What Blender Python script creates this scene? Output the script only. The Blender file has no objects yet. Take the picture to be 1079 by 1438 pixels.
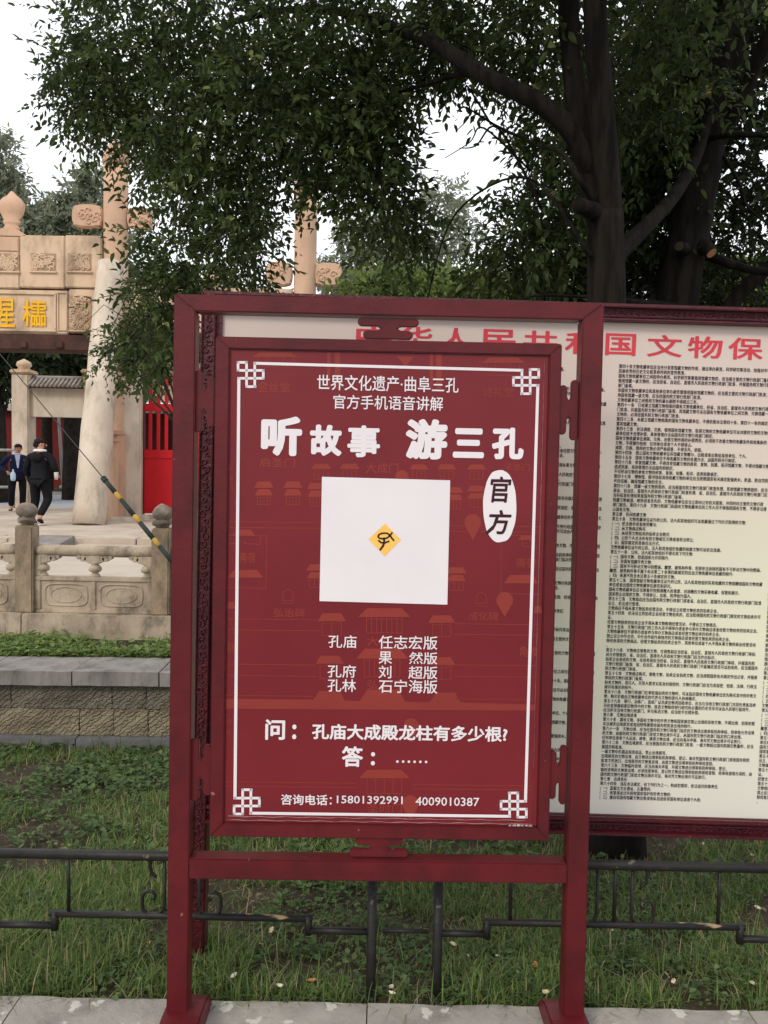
import bpy, bmesh, math, random
import numpy as np
from mathutils import Vector, Matrix, Euler, noise
rnd = random.Random(11); rng = np.random.default_rng(7)
PI = math.pi; R = math.radians
scene = bpy.context.scene
C = scene.collection

# ---------------------------------------------------------------- camera, sky, sun, exposure
CZ = 1.55; F = 1163.0; PITCH = math.atan(61/1163); ROLL = 0.0199
fwd = Vector((0, math.cos(PITCH), -math.sin(PITCH)))
up0 = Vector((0, math.sin(PITCH), math.cos(PITCH))); r0 = Vector((1, 0, 0))
RV = math.cos(ROLL)*r0 + math.sin(ROLL)*up0
UV = -math.sin(ROLL)*r0 + math.cos(ROLL)*up0
cd = bpy.data.cameras.new('camera'); cam = bpy.data.objects.new('camera', cd); C.objects.link(cam)
M3 = Matrix((RV, UV, -fwd)).transposed()
cam.matrix_world = Matrix.Translation((0, 0, CZ)) @ M3.to_4x4()
cd.sensor_fit = 'VERTICAL'; cd.sensor_height = 36.0; cd.lens = 36.0*F/1438.0
cd.clip_start = 0.05; cd.clip_end = 800
scene.camera = cam
w = bpy.data.worlds.new('World'); scene.world = w; w.use_nodes = True
nt = w.node_tree; nt.nodes.clear()
SUN_EL = R(38); SUN_AZ = R(215)      # compass azimuth of the hazy sun: behind the viewer's left shoulder
sk = nt.nodes.new('ShaderNodeTexSky'); sk.sky_type = 'NISHITA'; sk.sun_disc = False
sk.sun_elevation = SUN_EL; sk.sun_rotation = SUN_AZ; sk.dust_density = 3.0
mx = nt.nodes.new('ShaderNodeMix'); mx.data_type = 'RGBA'; mx.inputs[0].default_value = 0.86
mx.inputs[7].default_value = (15.0, 15.3, 16.0, 1)      # overcast veil
bg = nt.nodes.new('ShaderNodeBackground'); bg.inputs[1].default_value = 0.10
ow = nt.nodes.new('ShaderNodeOutputWorld')
nt.links.new(sk.outputs[0], mx.inputs[6]); nt.links.new(mx.outputs[2], bg.inputs[0]); nt.links.new(bg.outputs[0], ow.inputs[0])
sd = bpy.data.lights.new('sun', 'SUN'); sd.energy = 1.5; sd.angle = R(14); sd.color = (1.0, 0.90, 0.76)
sun = bpy.data.objects.new('sun', sd); C.objects.link(sun)
dsun = Vector((math.sin(SUN_AZ)*math.cos(SUN_EL), math.cos(SUN_AZ)*math.cos(SUN_EL), math.sin(SUN_EL)))
sun.rotation_euler = dsun.to_track_quat('Z', 'Y').to_euler()
scene.view_settings.view_transform = 'Standard'; scene.view_settings.look = 'None'
scene.view_settings.exposure = 0.0; scene.view_settings.gamma = 1.0
scene.view_settings.use_curve_mapping = False
scene.render.engine = 'CYCLES'
scene.cycles.max_bounces = 6; scene.cycles.transparent_max_bounces = 8

# ---------------------------------------------------------------- measuring helpers (photo pixel -> real place)
def ray(px, py):
    return fwd + RV*((px-539.5)/F) - UV*((py-719.0)/F)
def onY(px, py, Y):
    d = ray(px, py); t = Y/d.y
    return Vector((d.x*t, Y, CZ+d.z*t))
def onZ(px, py, Z):
    d = ray(px, py); t = (Z-CZ)/d.z
    return Vector((d.x*t, d.y*t, Z))

# ---------------------------------------------------------------- mesh helpers
class MB:
    def __init__(s): s.v = []; s.f = []
    def add(s, vs, fs):
        n = len(s.v); s.v.extend([tuple(p) for p in vs]); s.f.extend([tuple(n+i for i in f) for f in fs]); return s
    def box(s, x0, x1, y0, y1, z0, z1, M=None):
        vs = [(x0,y0,z0),(x1,y0,z0),(x1,y1,z0),(x0,y1,z0),(x0,y0,z1),(x1,y0,z1),(x1,y1,z1),(x0,y1,z1)]
        if M is not None: vs = [M @ Vector(p) for p in vs]
        return s.add(vs, [(0,3,2,1),(4,5,6,7),(0,1,5,4),(1,2,6,5),(2,3,7,6),(3,0,4,7)])
    def prism(s, pts, y0, y1, M=None):
        """pts: (x,z) outline, counter-clockwise seen from -y; extruded y0..y1"""
        n = len(pts)
        vs = [(p[0], y0, p[1]) for p in pts]+[(p[0], y1, p[1]) for p in pts]
        if M is not None: vs = [M @ Vector(p) for p in vs]
        fs = [tuple(range(n)), tuple(range(2*n-1, n-1, -1))]
        fs += [(i, n+i, n+(i+1) % n, (i+1) % n) for i in range(n)]
        return s.add(vs, fs)
    def tube(s, path, rad, n=8, cap=True, jit=0.0, sd=0.0):
        P = [Vector(p) for p in path]
        if not hasattr(rad, '__len__'): rad = [rad]*len(P)
        base = len(s.v); T0 = None; nrm = None
        for i, p in enumerate(P):
            T = (P[min(i+1, len(P)-1)]-P[max(i-1, 0)]).normalized()
            if nrm is None:
                a = Vector((0,0,1)) if abs(T.z) < .9 else Vector((1,0,0))
                nrm = (a - T*a.dot(T)).normalized()
            else:
                nrm = (nrm - T*nrm.dot(T)).normalized()
            b = T.cross(nrm)
            for k in range(n):
                a = 2*PI*k/n; rr = rad[i]
                if jit:
                    q = p*6+Vector((math.cos(a)*1.5, math.sin(a)*1.5, sd)); rr *= 1+jit*noise.noise(q)
                s.v.append(tuple(p+(nrm*math.cos(a)+b*math.sin(a))*rr))
        for i in range(len(P)-1):
            for k in range(n):
                a = base+i*n+k; b2 = base+i*n+(k+1) % n
                s.f.append((a, b2, b2+n, a+n))
        if cap:
            s.f.append(tuple(base+k for k in range(n-1, -1, -1)))
            s.f.append(tuple(base+(len(P)-1)*n+k for k in range(n)))
        return s
    def lathe(s, prof, c, n=20, M=None):
        base = len(s.v)
        for (r_, z_) in prof:
            for k in range(n):
                a = 2*PI*k/n; p = Vector((c[0]+r_*math.cos(a), c[1]+r_*math.sin(a), c[2]+z_))
                s.v.append(tuple(M @ p if M is not None else p))
        m = len(prof)
        for i in range(m-1):
            for k in range(n):
                s.f.append((base+i*n+k, base+i*n+(k+1) % n, base+(i+1)*n+(k+1) % n, base+(i+1)*n+k))
        s.f.append(tuple(base+k for k in range(n-1, -1, -1))); s.f.append(tuple(base+(m-1)*n+k for k in range(n)))
        return s
    def mesh(s, name, mat=None, bevel=0.0, smooth=False, off=None, segs=2):
        me = bpy.data.meshes.new(name)
        vs = s.v if off is None else [(a-off[0], b-off[1], c-off[2]) for a, b, c in s.v]
        me.from_pydata(vs, [], s.f)
        if bevel > 0:
            bm = bmesh.new(); bm.from_mesh(me)
            es = [e for e in bm.edges if len(e.link_faces) == 2 and e.calc_face_angle(0) > 0.5]
            bmesh.ops.bevel(bm, geom=es, offset=bevel, segments=segs, affect='EDGES', clamp_overlap=True)
            bm.to_mesh(me); bm.free()
        if mat: me.materials.append(mat)
        if smooth: me.polygons.foreach_set('use_smooth', [True]*len(me.polygons))
        me.update(); return me
    def build(s, name, mat, parent=None, bevel=0.0, smooth=False, local=False, segs=2):
        off = None
        if parent is not None and not local: off = root_loc(parent)
        me = s.mesh(name, mat, bevel, smooth, off, segs)
        return link(name, me, parent)
def root_loc(o):
    v = Vector(o.location)
    while o.parent: o = o.parent; v += o.location
    return v
def link(name, me, parent=None):
    o = bpy.data.objects.new(name, me); C.objects.link(o)
    if parent is not None: o.parent = parent
    return o
def tag(o, label=None, cat=None, group=None, kind=None):
    if label: o['label'] = label
    if cat: o['category'] = cat
    if group: o['group'] = group
    if kind: o['kind'] = kind
    return o
def thing(name, label, cat, loc=(0,0,0), group=None, rot=None):
    o = bpy.data.objects.new(name, None); C.objects.link(o); o.location = loc; o.empty_display_size = .1
    if rot: o.rotation_euler = rot
    return tag(o, label, cat, group)
def structure(o): o['kind'] = 'structure'; return o
def np_mesh(name, V, Fc, mat, parent=None, attr=None, smooth=False):
    """V (n,3) float, Fc (m,k) int"""
    me = bpy.data.meshes.new(name)
    if parent is not None: V = V - np.array(root_loc(parent))
    me.vertices.add(len(V)); me.vertices.foreach_set('co', V.astype(np.float32).ravel())
    k = Fc.shape[1]; me.loops.add(Fc.size); me.loops.foreach_set('vertex_index', Fc.astype(np.int32).ravel())
    me.polygons.add(len(Fc)); me.polygons.foreach_set('loop_start', np.arange(0, Fc.size, k, dtype=np.int32))
    me.update(calc_edges=True)
    if attr is not None:
        a = me.attributes.new('rnd', 'FLOAT', 'POINT'); a.data.foreach_set('value', attr.astype(np.float32))
    if smooth: me.polygons.foreach_set('use_smooth', [True]*len(me.polygons))
    me.materials.append(mat)
    return link(name, me, parent)

# ---------------------------------------------------------------- materials
def s2l(r, g, b):
    f = lambda c: (c/255/12.92 if c/255 <= .04045 else ((c/255+.055)/1.055)**2.4)
    return (f(r), f(g), f(b))
def mat(name, col, col2=None, scale=8.0, rough=.7, bump=0.0, bscale=None, detail=6, spec=.12, stain=None, stain_amt=.5, stain_scale=3.0,
        stretch=(1,1,1), speck=None, speck_scale=120, speck_thr=.72, metallic=0.0, contrast=(.35,.65), coat=0.0):
    m = bpy.data.materials.new(name); m.use_nodes = True
    N = m.node_tree.nodes; L = m.node_tree.links; b = N['Principled BSDF']
    b.inputs['Roughness'].default_value = rough; b.inputs['Specular IOR Level'].default_value = spec
    b.inputs['Metallic'].default_value = metallic; b.inputs['Coat Weight'].default_value = coat
    tc = N.new('ShaderNodeTexCoord'); mp = N.new('ShaderNodeMapping'); mp.inputs['Scale'].default_value = stretch
    L.new(tc.outputs['Object'], mp.inputs[0])
    def nz(sc, dt=detail, rg=.6):
        n = N.new('ShaderNodeTexNoise'); n.inputs['Scale'].default_value = sc; n.inputs['Detail'].default_value = dt
        n.inputs['Roughness'].default_value = rg; L.new(mp.outputs[0], n.inputs['Vector']); return n
    def ramp(src, a, bb):
        r_ = N.new('ShaderNodeMapRange'); r_.inputs[1].default_value = a; r_.inputs[2].default_value = bb
        L.new(src, r_.inputs[0]); return r_.outputs[0]
    def mix(fac, A, B):
        x = N.new('ShaderNodeMix'); x.data_type = 'RGBA'
        if isinstance(fac, float): x.inputs[0].default_value = fac
        else: L.new(fac, x.inputs[0])
        for i, v in ((6, A), (7, B)):
            if isinstance(v, tuple): x.inputs[i].default_value = (*v, 1)
            else: L.new(v, x.inputs[i])
        return x.outputs[2]
    col2 = col2 or tuple(c*.75 for c in col)
    c = mix(ramp(nz(scale).outputs['Fac'], *contrast), col, col2)
    if stain:
        mlt = N.new('ShaderNodeMath'); mlt.operation = 'MULTIPLY'; mlt.inputs[1].default_value = stain_amt
        L.new(ramp(nz(stain_scale, 8, .7).outputs['Fac'], .48, .68), mlt.inputs[0]); c = mix(mlt.outputs[0], c, stain)
    if speck: c = mix(ramp(nz(speck_scale, 3, .5).outputs['Fac'], speck_thr, speck_thr+.03), c, speck)
    L.new(c, b.inputs['Base Color'])
    if bump:
        bp = N.new('ShaderNodeBump'); bp.inputs['Strength'].default_value = bump; bp.inputs['Distance'].default_value = .01
        L.new(nz(bscale or scale*5, 8, .65).outputs['Fac'], bp.inputs['Height']); L.new(bp.outputs[0], b.inputs['Normal'])
    return m
def leafmat(name, cA, cB, cC=None, pos=.93, trans=.35, rough=.45, spec=.2):
    m = bpy.data.materials.new(name); m.use_nodes = True
    N = m.node_tree.nodes; L = m.node_tree.links; b = N['Principled BSDF']; out = N['Material Output']
    at = N.new('ShaderNodeAttribute'); at.attribute_name = 'rnd'
    cr = N.new('ShaderNodeValToRGB'); cr.color_ramp.elements[0].color = (*cA, 1); cr.color_ramp.elements[1].color = (*cB, 1)
    if cC:
        cr.color_ramp.elements[1].position = pos; e = cr.color_ramp.elements.new(min(.99, pos+.04)); e.color = (*cC, 1)
    L.new(at.outputs['Fac'], cr.inputs[0]); L.new(cr.outputs[0], b.inputs['Base Color'])
    b.inputs['Roughness'].default_value = rough; b.inputs['Specular IOR Level'].default_value = spec
    tr = N.new('ShaderNodeBsdfTranslucent'); hs = N.new('ShaderNodeHueSaturation'); hs.inputs['Value'].default_value = 1.3
    hs.inputs['Hue'].default_value = .485
    L.new(cr.outputs[0], hs.inputs['Color']); L.new(hs.outputs[0], tr.inputs[0])
    ms = N.new('ShaderNodeMixShader'); ms.inputs[0].default_value = trans
    L.new(b.outputs[0], ms.inputs[1]); L.new(tr.outputs[0], ms.inputs[2]); L.new(ms.outputs[0], out.inputs[0])
    return m
MT = {}
MT['sign_red'] = mat('sign_red', (.106,.0086,.0122), (.076,.0064,.0092), 3, .42, .15, 40, stain=(.045,.006,.008), stain_amt=.6, stain_scale=6, speck=(.24,.10,.085), speck_scale=38, speck_thr=.735, spec=.25)
MT['board_red'] = mat('board_red', (.085,.008,.014), (.05,.005,.009), 8, .33, .5, 60, speck=(.22,.07,.07), speck_scale=90, speck_thr=.70, spec=.35)
MT['poster'] = mat('poster_print', (.165,.0145,.0195), (.138,.012,.017), 2.2, .36, 0, spec=.25)
MT['poster_map'] = mat('poster_map_print', (.245,.036,.027), (.205,.030,.025), 3, .4, 0, spec=.2)
MT['white_print'] = mat('white_print', (.70,.655,.675), (.66,.62,.645), 4, .45, 0, spec=.25)
MT['ink'] = mat('black_ink', (.022,.018,.024), (.03,.02,.025), 6, .5, 0)
MT['seal_ink'] = mat('seal_ink', (.05,.015,.022), (.04,.012,.018), 6, .5, 0)
MT['logo_yellow'] = mat('logo_yellow', (.82,.44,.08), (.85,.52,.14), 9, .4, 0)
MT['steel'] = mat('fence_black', (.010,.0095,.0095), (.018,.016,.014), 20, .36, .3, 90, speck=(.10,.085,.07), speck_scale=30, speck_thr=.68, spec=.25)
MT['steel_worn'] = mat('fence_black_worn', (.010,.0095,.0095), (.018,.016,.014), 20, .36, .3, 90, speck=(.36,.26,.14), speck_scale=12, speck_thr=.62, stretch=(.4,1,2), spec=.25)
MT['cut_wood'] = mat('cut_wood', (.45,.22,.11), (.30,.14,.07), 30, .8)
MT['bark'] = mat('bark', (.014,.011,.0085), (.005,.004,.003), 22, .9, 1.0, 30, stretch=(1,1,.16), contrast=(.42,.58))
MT['bark2'] = mat('bark_far', (.04,.033,.026), (.02,.016,.013), 5, .9, .5, 12)
MT['twig'] = mat('twig', (.05,.042,.03), None, 10, .85)
MT['leaf'] = leafmat('leaf_near', (.016,.030,.012), (.085,.120,.038), (.19,.23,.07), pos=.88, trans=.40, rough=.5, spec=.16)
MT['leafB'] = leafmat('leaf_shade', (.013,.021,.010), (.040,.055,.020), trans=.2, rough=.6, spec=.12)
MT['conifer'] = leafmat('conifer_leaf_hazed', (.17,.20,.145), (.31,.33,.23), trans=.35, rough=.8, spec=.1)  # distance haze put into the colour as a paler leaf tone
MT['bush'] = leafmat('bush_leaf', (.075,.12,.035), (.17,.22,.06), trans=.4)
MT['grass'] = leafmat('grass_blade', (.052,.092,.027), (.17,.245,.072), (.32,.27,.15), pos=.86, trans=.3, rough=.6, spec=.12)
MT['weed'] = leafmat('weed_leaf', (.036,.066,.024), (.11,.17,.055), (.22,.23,.09), trans=.3, rough=.55, spec=.2)
MT['grass2'] = leafmat('terrace_grass', (.09,.15,.045), (.21,.29,.085), (.30,.26,.12), trans=.35, rough=.5)
MT['litter'] = leafmat('litter', (.10,.068,.042), (.24,.17,.11), (.35,.30,.22), trans=.1, rough=.8)
MT['soil'] = mat('soil', (.060,.046,.032), (.032,.027,.018), 5, .95, .9, 60, stain=(.095,.070,.048), stain_amt=.7, stain_scale=1.6)
MT['kerb'] = mat('kerb_concrete', (.36,.33,.29), (.26,.24,.215), 4, .9, .5, 60, stain=(.15,.135,.12), stain_amt=.75, stain_scale=6, speck=(.50,.47,.42), speck_scale=14, speck_thr=.60)
MT['paving'] = mat('paving', (.34,.31,.27), (.27,.25,.22), 1.2, .9, .3, 30)
MT['stone_warm'] = mat('stone_warm', (.62,.46,.32), (.51,.37,.25), 2.2, .85, .45, 14, stain=(.25,.19,.14), stain_amt=.75, stain_scale=2.2, stretch=(1,1,.45))
MT['stone_pink'] = mat('stone_pink', (.60,.395,.27), (.52,.34,.235), 1.4, .85, .25, 14, stain=(.36,.26,.19), stain_amt=.6, stain_scale=2.6, stretch=(1,1,.4))
MT['stone_pale'] = mat('stone_pale', (.62,.54,.45), (.50,.42,.33), 1.8, .85, .4, 12, stretch=(1,1,.4), stain=(.27,.225,.18), stain_amt=.7, stain_scale=3.4)
MT['carved'] = mat('stone_carved', (.42,.29,.19), (.30,.20,.13), 9, .9, 1.0, 18)
MT['stone_rail'] = mat('stone_rail', (.47,.385,.29), (.33,.265,.195), 4, .9, .7, 30, stain=(.10,.082,.065), stain_amt=.85, stain_scale=6, stretch=(1,1,.6))
MT['stone_newel'] = mat('stone_newel', (.36,.27,.185), (.22,.17,.12), 9, .9, .8, 30, stain=(.11,.088,.066), stain_amt=.7, stain_scale=7, stretch=(1,1,.5))
MT['finial'] = mat('stone_finial', (.24,.195,.155), (.12,.095,.075), 9, .9, .9, 30, stain=(.42,.37,.31), stain_amt=.6, stain_scale=5)
MT['coping'] = mat('coping_stone', (.265,.247,.228), (.19,.176,.16), 6, .9, .35, 60, stain=(.075,.07,.065), stain_amt=.7, stain_scale=7, stretch=(1,1,.35))
MT['base_strip'] = mat('base_strip', (.145,.143,.145), (.11,.108,.108), 5, .9, .35, 60, stain=(.24,.235,.23), stain_amt=.5, stain_scale=7)
MT['court'] = mat('court_paving', (.50,.44,.37), (.42,.365,.30), .6, .9, .25, 14, stain=(.32,.28,.235), stain_amt=.5, stain_scale=1.2)
MT['road'] = mat('road', (.36,.375,.41), (.32,.335,.37), .7, .9, .1, 20)
MT['platform'] = mat('platform_stone', (.50,.43,.35), (.40,.335,.265), 1.2, .9, .4, 16, stain=(.24,.20,.16), stain_amt=.5, stain_scale=2)
MT['beam'] = mat('dark_beam', (.085,.040,.030), (.045,.024,.020), 3, .7, .4, 12)
MT['gate_red'] = mat('gate_red', (.46,.012,.016), (.36,.010,.014), 1.5, .5, .1)
MT['gate_maroon'] = mat('gate_maroon', (.10,.02,.03), None, 3, .6)
MT['gold'] = mat('gold_paint', (.83,.47,.025), (.70,.36,.02), 3, .5)
MT['teal'] = mat('teal_paint', (.03,.10,.11), (.02,.06,.08), 4, .6)
MT['plaque_wall'] = mat('pale_plaster', (.62,.56,.46), (.52,.46,.37), 1.4, .9, .2, stain=(.30,.27,.22), stain_amt=.6, stain_scale=1.0, stretch=(1,1,.4))
MT['tile'] = mat('roof_tile', (.20,.175,.15), (.32,.29,.26), 6, .8, .3)
MT['red_wall'] = mat('far_red_wall', (.16,.025,.022), (.12,.02,.02), .5, .9)
MT['pole'] = mat('pale_pole', (.42,.43,.41), None, 3, .6)
MT['wire'] = mat('wire', (.06,.055,.05), None, 20, .6)
MT['guard_dark'] = mat('guard_dark', (.03,.042,.036), None, 20, .5)
MT['guard_yellow'] = mat('guard_yellow', (.52,.32,.04), (.35,.22,.05), 20, .5)
MT['skin'] = mat('skin', (.48,.26,.18), (.42,.22,.15), 6, .6)
MT['hair'] = mat('hair', (.012,.010,.010), None, 9, .5)
MT['navy'] = mat('navy_cloth', (.012,.018,.055), (.008,.012,.04), 5, .8)
MT['black_cloth'] = mat('black_cloth', (.010,.010,.012), (.006,.006,.008), 5, .8)
MT['shirt'] = mat('pale_shirt', (.55,.60,.80), None, 5, .8)
MT['white_cloth'] = mat('white_cloth', (.75,.74,.72), None, 5, .8)
MT['blue_bag'] = mat('blue_bag', (.38,.62,.80), (.55,.72,.85), 9, .4)
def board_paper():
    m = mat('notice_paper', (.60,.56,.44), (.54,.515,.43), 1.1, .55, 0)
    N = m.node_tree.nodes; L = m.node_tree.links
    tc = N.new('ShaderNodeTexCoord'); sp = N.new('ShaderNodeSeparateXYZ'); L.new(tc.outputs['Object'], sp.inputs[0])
    cr = N.new('ShaderNodeValToRGB'); e = cr.color_ramp.elements   # pale green-cream print; rose towards the top is a reflection painted in
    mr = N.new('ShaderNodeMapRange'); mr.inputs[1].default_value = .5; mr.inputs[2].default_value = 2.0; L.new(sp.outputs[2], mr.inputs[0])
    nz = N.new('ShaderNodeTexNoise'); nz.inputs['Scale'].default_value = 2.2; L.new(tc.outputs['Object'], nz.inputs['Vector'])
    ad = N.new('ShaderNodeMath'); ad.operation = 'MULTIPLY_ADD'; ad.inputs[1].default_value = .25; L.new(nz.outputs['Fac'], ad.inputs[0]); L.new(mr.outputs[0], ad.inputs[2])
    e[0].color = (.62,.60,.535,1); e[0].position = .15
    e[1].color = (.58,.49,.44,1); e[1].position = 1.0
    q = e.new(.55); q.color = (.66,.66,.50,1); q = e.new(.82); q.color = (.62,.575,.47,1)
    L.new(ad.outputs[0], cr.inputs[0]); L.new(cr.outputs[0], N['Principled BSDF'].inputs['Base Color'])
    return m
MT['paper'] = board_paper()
MT['title_red'] = mat('title_red', (.58,.055,.075), (.50,.05,.07), 6, .5)
def chisel(name, ca, cb, cc):
    m = mat(name, ca, cb, 7, .95, 0, stain=cc, stain_amt=.7, stain_scale=4)
    N = m.node_tree.nodes; L = m.node_tree.links
    tc = N.new('ShaderNodeTexCoord'); mp = N.new('ShaderNodeMapping'); mp.inputs['Rotation'].default_value = (0, R(-52), 0)
    L.new(tc.outputs['Object'], mp.inputs[0])
    wv = N.new('ShaderNodeTexWave'); wv.bands_direction = 'X'; wv.inputs['Scale'].default_value = 11.0; wv.inputs['Distortion'].default_value = 9
    wv.inputs['Detail'].default_value = 4; wv.inputs['Detail Scale'].default_value = 2.5; L.new(mp.outputs[0], wv.inputs['Vector'])
    bp = N.new('ShaderNodeBump'); bp.inputs['Strength'].default_value = .8; bp.inputs['Distance'].default_value = .014
    L.new(wv.outputs['Fac'], bp.inputs['Height']); L.new(bp.outputs[0], N['Principled BSDF'].inputs['Normal'])
    return m
MT['chisel'] = chisel('chiselled_grey', (.20,.175,.135), (.13,.115,.09), (.09,.08,.065))
MT['chisel2'] = chisel('chiselled_buff', (.29,.245,.165), (.20,.168,.115), (.12,.10,.075))

# ---------------------------------------------------------------- lettering
GC = {}
def glyphs(s, res=2):
    if (s, res) in GC: return GC[(s, res)]
    c = bpy.data.curves.new('lettering', 'FONT'); c.body = s; c.resolution_u = res
    o = bpy.data.objects.new('lettering', c); C.objects.link(o)
    dg = bpy.context.evaluated_depsgraph_get()
    me = bpy.data.meshes.new_from_object(o.evaluated_get(dg))
    bpy.data.objects.remove(o); bpy.data.curves.remove(c)
    V = [tuple(v.co) for v in me.vertices]; Fs = [tuple(p.vertices) for p in me.polygons]
    bpy.data.meshes.remove(me); GC[(s, res)] = (V, Fs)
    return V, Fs
def put_text(mb, s, box, to, y, fat=0.0, res=2, slant=0.0, dy=.000012, n=12):
    """box: (xl, xr, yt, yb) in photo pixels; to(px,py)->(a,z) on the board the lettering is printed on.
    fat: stroke thickening with rounded ends, in letter heights"""
    V, Fs = glyphs(s, res)
    if not V: return
    xs = [v[0] for v in V]; ys = [v[1] for v in V]; x0, x1, y0, y1 = min(xs)-fat, max(xs)+fat, min(ys)-fat, max(ys)+fat
    xm = (box[0]+box[1])/2; ym = (box[2]+box[3])/2
    a0 = to(box[0], ym)[0]; a1 = to(box[1], ym)[0]; zt = to(xm, box[2])[1]; zb = to(xm, box[3])[1]
    sx = (a1-a0)/max(1e-6, x1-x0); sz = (zt-zb)/max(1e-6, y1-y0)
    offs = [(0, 0)]+([(fat*math.cos(2*PI*k/n), fat*math.sin(2*PI*k/n)) for k in range(n)] if fat else [])
    for k, (ox, oy) in enumerate(offs):
        mb.add([(a0+(v[0]+ox-x0)*sx+slant*(v[1]-y0)*sz, y-k*dy, zb+(v[1]+oy-y0)*sz) for v in V], Fs)

# ================================================================ SETTING: lawn, kerb, pavement, terrace, court
KE = onZ(530, 1409, .006).y
def lawn_z(x, Y):
    if Y <= 2.45: return -.015
    z = -.015-.1376*(Y-2.45)
    return z+.012*noise.noise(Vector((x*1.7, Y*1.7, 0)))
mb = MB(); xs = [-30,-14,-8]+[-5+.12*i for i in range(84)]+[6,9,14,30]; ys = [KE-.004,KE+.04,2.45]+[2.45+.12*i for i in range(1, 30)]+[6.2]
for Y in ys:
    for x in xs: mb.v.append((x, Y, lawn_z(x, Y)+.02*noise.noise(Vector((x*5, Y*5, 3)))*(1 if Y > 2.45 else 0)))
n = len(xs)
for j in range(len(ys)-1):
    for i in range(n-1): mb.f.append((j*n+i, j*n+i+1, (j+1)*n+i+1, (j+1)*n+i))
structure(mb.build('lawn', MT['soil'], smooth=True))
structure(MB().add([(-300,-200,-.8),(300,-200,-.8),(300,500,-.8),(-300,500,-.8)], [(0,1,2,3)]).build('ground', MT['soil']))
# pavement where the viewer stands, with kerb stones along its edge
pav = MB(); pav.box(-20, 20, -12, KE-.47, -.3, -.012); pv = structure(pav.build('pavement', MT['kerb']))
kb = structure(MB().box(-20, 20, KE-.47, KE-.005, -.3, -.05).build('kerb', MT['kerb']))
def stone_block(w_, d_, h_, j=.004, seed=0, nx=10, nz=3):
    """a block with slightly uneven faces, front toward -y, origin at its lower left front corner"""
    rr = random.Random(seed); m = MB()
    m.box(0, w_, 0, d_, 0, h_)
    me = m.mesh('stone', None)
    bm = bmesh.new(); bm.from_mesh(me)
    bmesh.ops.subdivide_edges(bm, edges=[e for e in bm.edges if abs((e.verts[0].co-e.verts[1].co).x) > w_*.9], cuts=nx, use_grid_fill=True)
    if nz: bmesh.ops.subdivide_edges(bm, edges=[e for e in bm.edges if abs((e.verts[0].co-e.verts[1].co).z) > h_*.9], cuts=nz, use_grid_fill=True)
    for v in bm.verts:
        q = v.co*18+Vector((seed*7.3, 0, 0)); v.co += Vector((noise.noise(q), noise.noise(q+Vector((9,0,0))), noise.noise(q+Vector((0,9,0)))))*j
    bm.to_mesh(me); bm.free(); return me
x = -5.4; k = 0
for wd in [1.05,1.2,.98,1.15,1.0,1.1,1.2,1.05,1.1,1.0,1.1]:
    me = stone_block(wd-.003, .46, .1, .005, k, 14, 0); me.materials.append(MT['kerb'])
    for v in me.vertices: pass
    o = link('kerb_stone', me, kb); o.location = (x+.0015, KE-.462, -.092); x += wd; k += 1

YW = 5.77
wall = thing('retaining_wall', 'low wall of chiselled stone blocks under pale grey coping slabs at the back of the lawn', 'wall', (0, YW, -.47), rot=(0, 0, R(1.5)))
def WL(px, py, Y=YW): p = onY(px, py, Y); return p.x, p.z
zb = WL(120, 1053)[1]; z1 = WL(120, 1029)[1]; z2 = WL(120, 993)[1]; z3 = WL(120, 958)[1]; z4 = WL(120, 938.5)[1]
MB().box(-8, 10, .03, .3, -.4, z4-.03+.47).build('core', MT['base_strip'], wall, local=True)
x = -8.0; k = 0
while x < 10:
    wd = rnd.choice([1.3, 1.6, 1.1]); me = stone_block(wd-.01, .16, z1-zb+.2, .006, k, 12, 3); me.materials.append(MT['base_strip'])
    o = link('base_stone', me, wall); o.location = (x, -.08, zb-.2+.47); x += wd; k += 1
for row, (a, b, mt, dy) in enumerate(((z1, z2, 'chisel2', -.01), (z2, z3, 'chisel', .012))):
    variants = [stone_block(wd-.006, .2, b-a-.005, .008, 40+k+row*9, 14, 5) for k, wd in enumerate((.5,.62,.42,.7,.24))]
    for me in variants: me.materials.append(MT[mt])
    x = -4.5; wds = (.5,.62,.42,.7,.24)
    while x < 4.5:
        k = rnd.randrange(5); o = link('stone', variants[k], wall); o.location = (x, dy+rnd.uniform(-.006,.006), a+.004+.47); x += wds[k]
cope = [stone_block(wd-.01, .44, z4-z3, .004, 70+k, 8, 0) for k, wd in enumerate((.62,.60))]
for me in cope: me.materials.append(MT['coping'])
x = onY(-2, 938, YW-.04).x-.62*8
for k in range(22):
    o = link('coping_slab', cope[k % 2], wall); o.location = (x, -.045, z3+.47+rnd.uniform(-.003,.003)); x += (.62,.60)[k % 2]

TZ = z4-.02     # terrace level
mb = MB(); xs = [-30,-12]+[-6+.25*i for i in range(60)]+[14,30]; ys = [6.05+.12*i for i in range(9)]
for Y in ys:
    for x in xs: mb.v.append((x, Y, TZ-.01+.03*noise.noise(Vector((x*2, Y*2, 5)))))
n = len(xs)
for j in range(len(ys)-1):
    for i in range(n-1): mb.f.append((j*n+i, j*n+i+1, (j+1)*n+i+1, (j+1)*n+i))
structure(mb.build('terrace', MT['soil'], smooth=True))
CTZ = .14
structure(MB().box(-150, 150, 7.1, 22.6, -.5, CTZ).build('courtyard', MT['court']))
structure(MB().box(-150, 150, 22.6, 35, -.5, .20).build('road', MT['road']))
structure(MB().box(-150, 150, 35, 300, -.5, .26).build('far_ground', MT['soil']))
kb2 = structure(MB().box(-60, 60, 34.75, 35.0, 0, .30).build('far_kerb', MT['court']))
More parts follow.
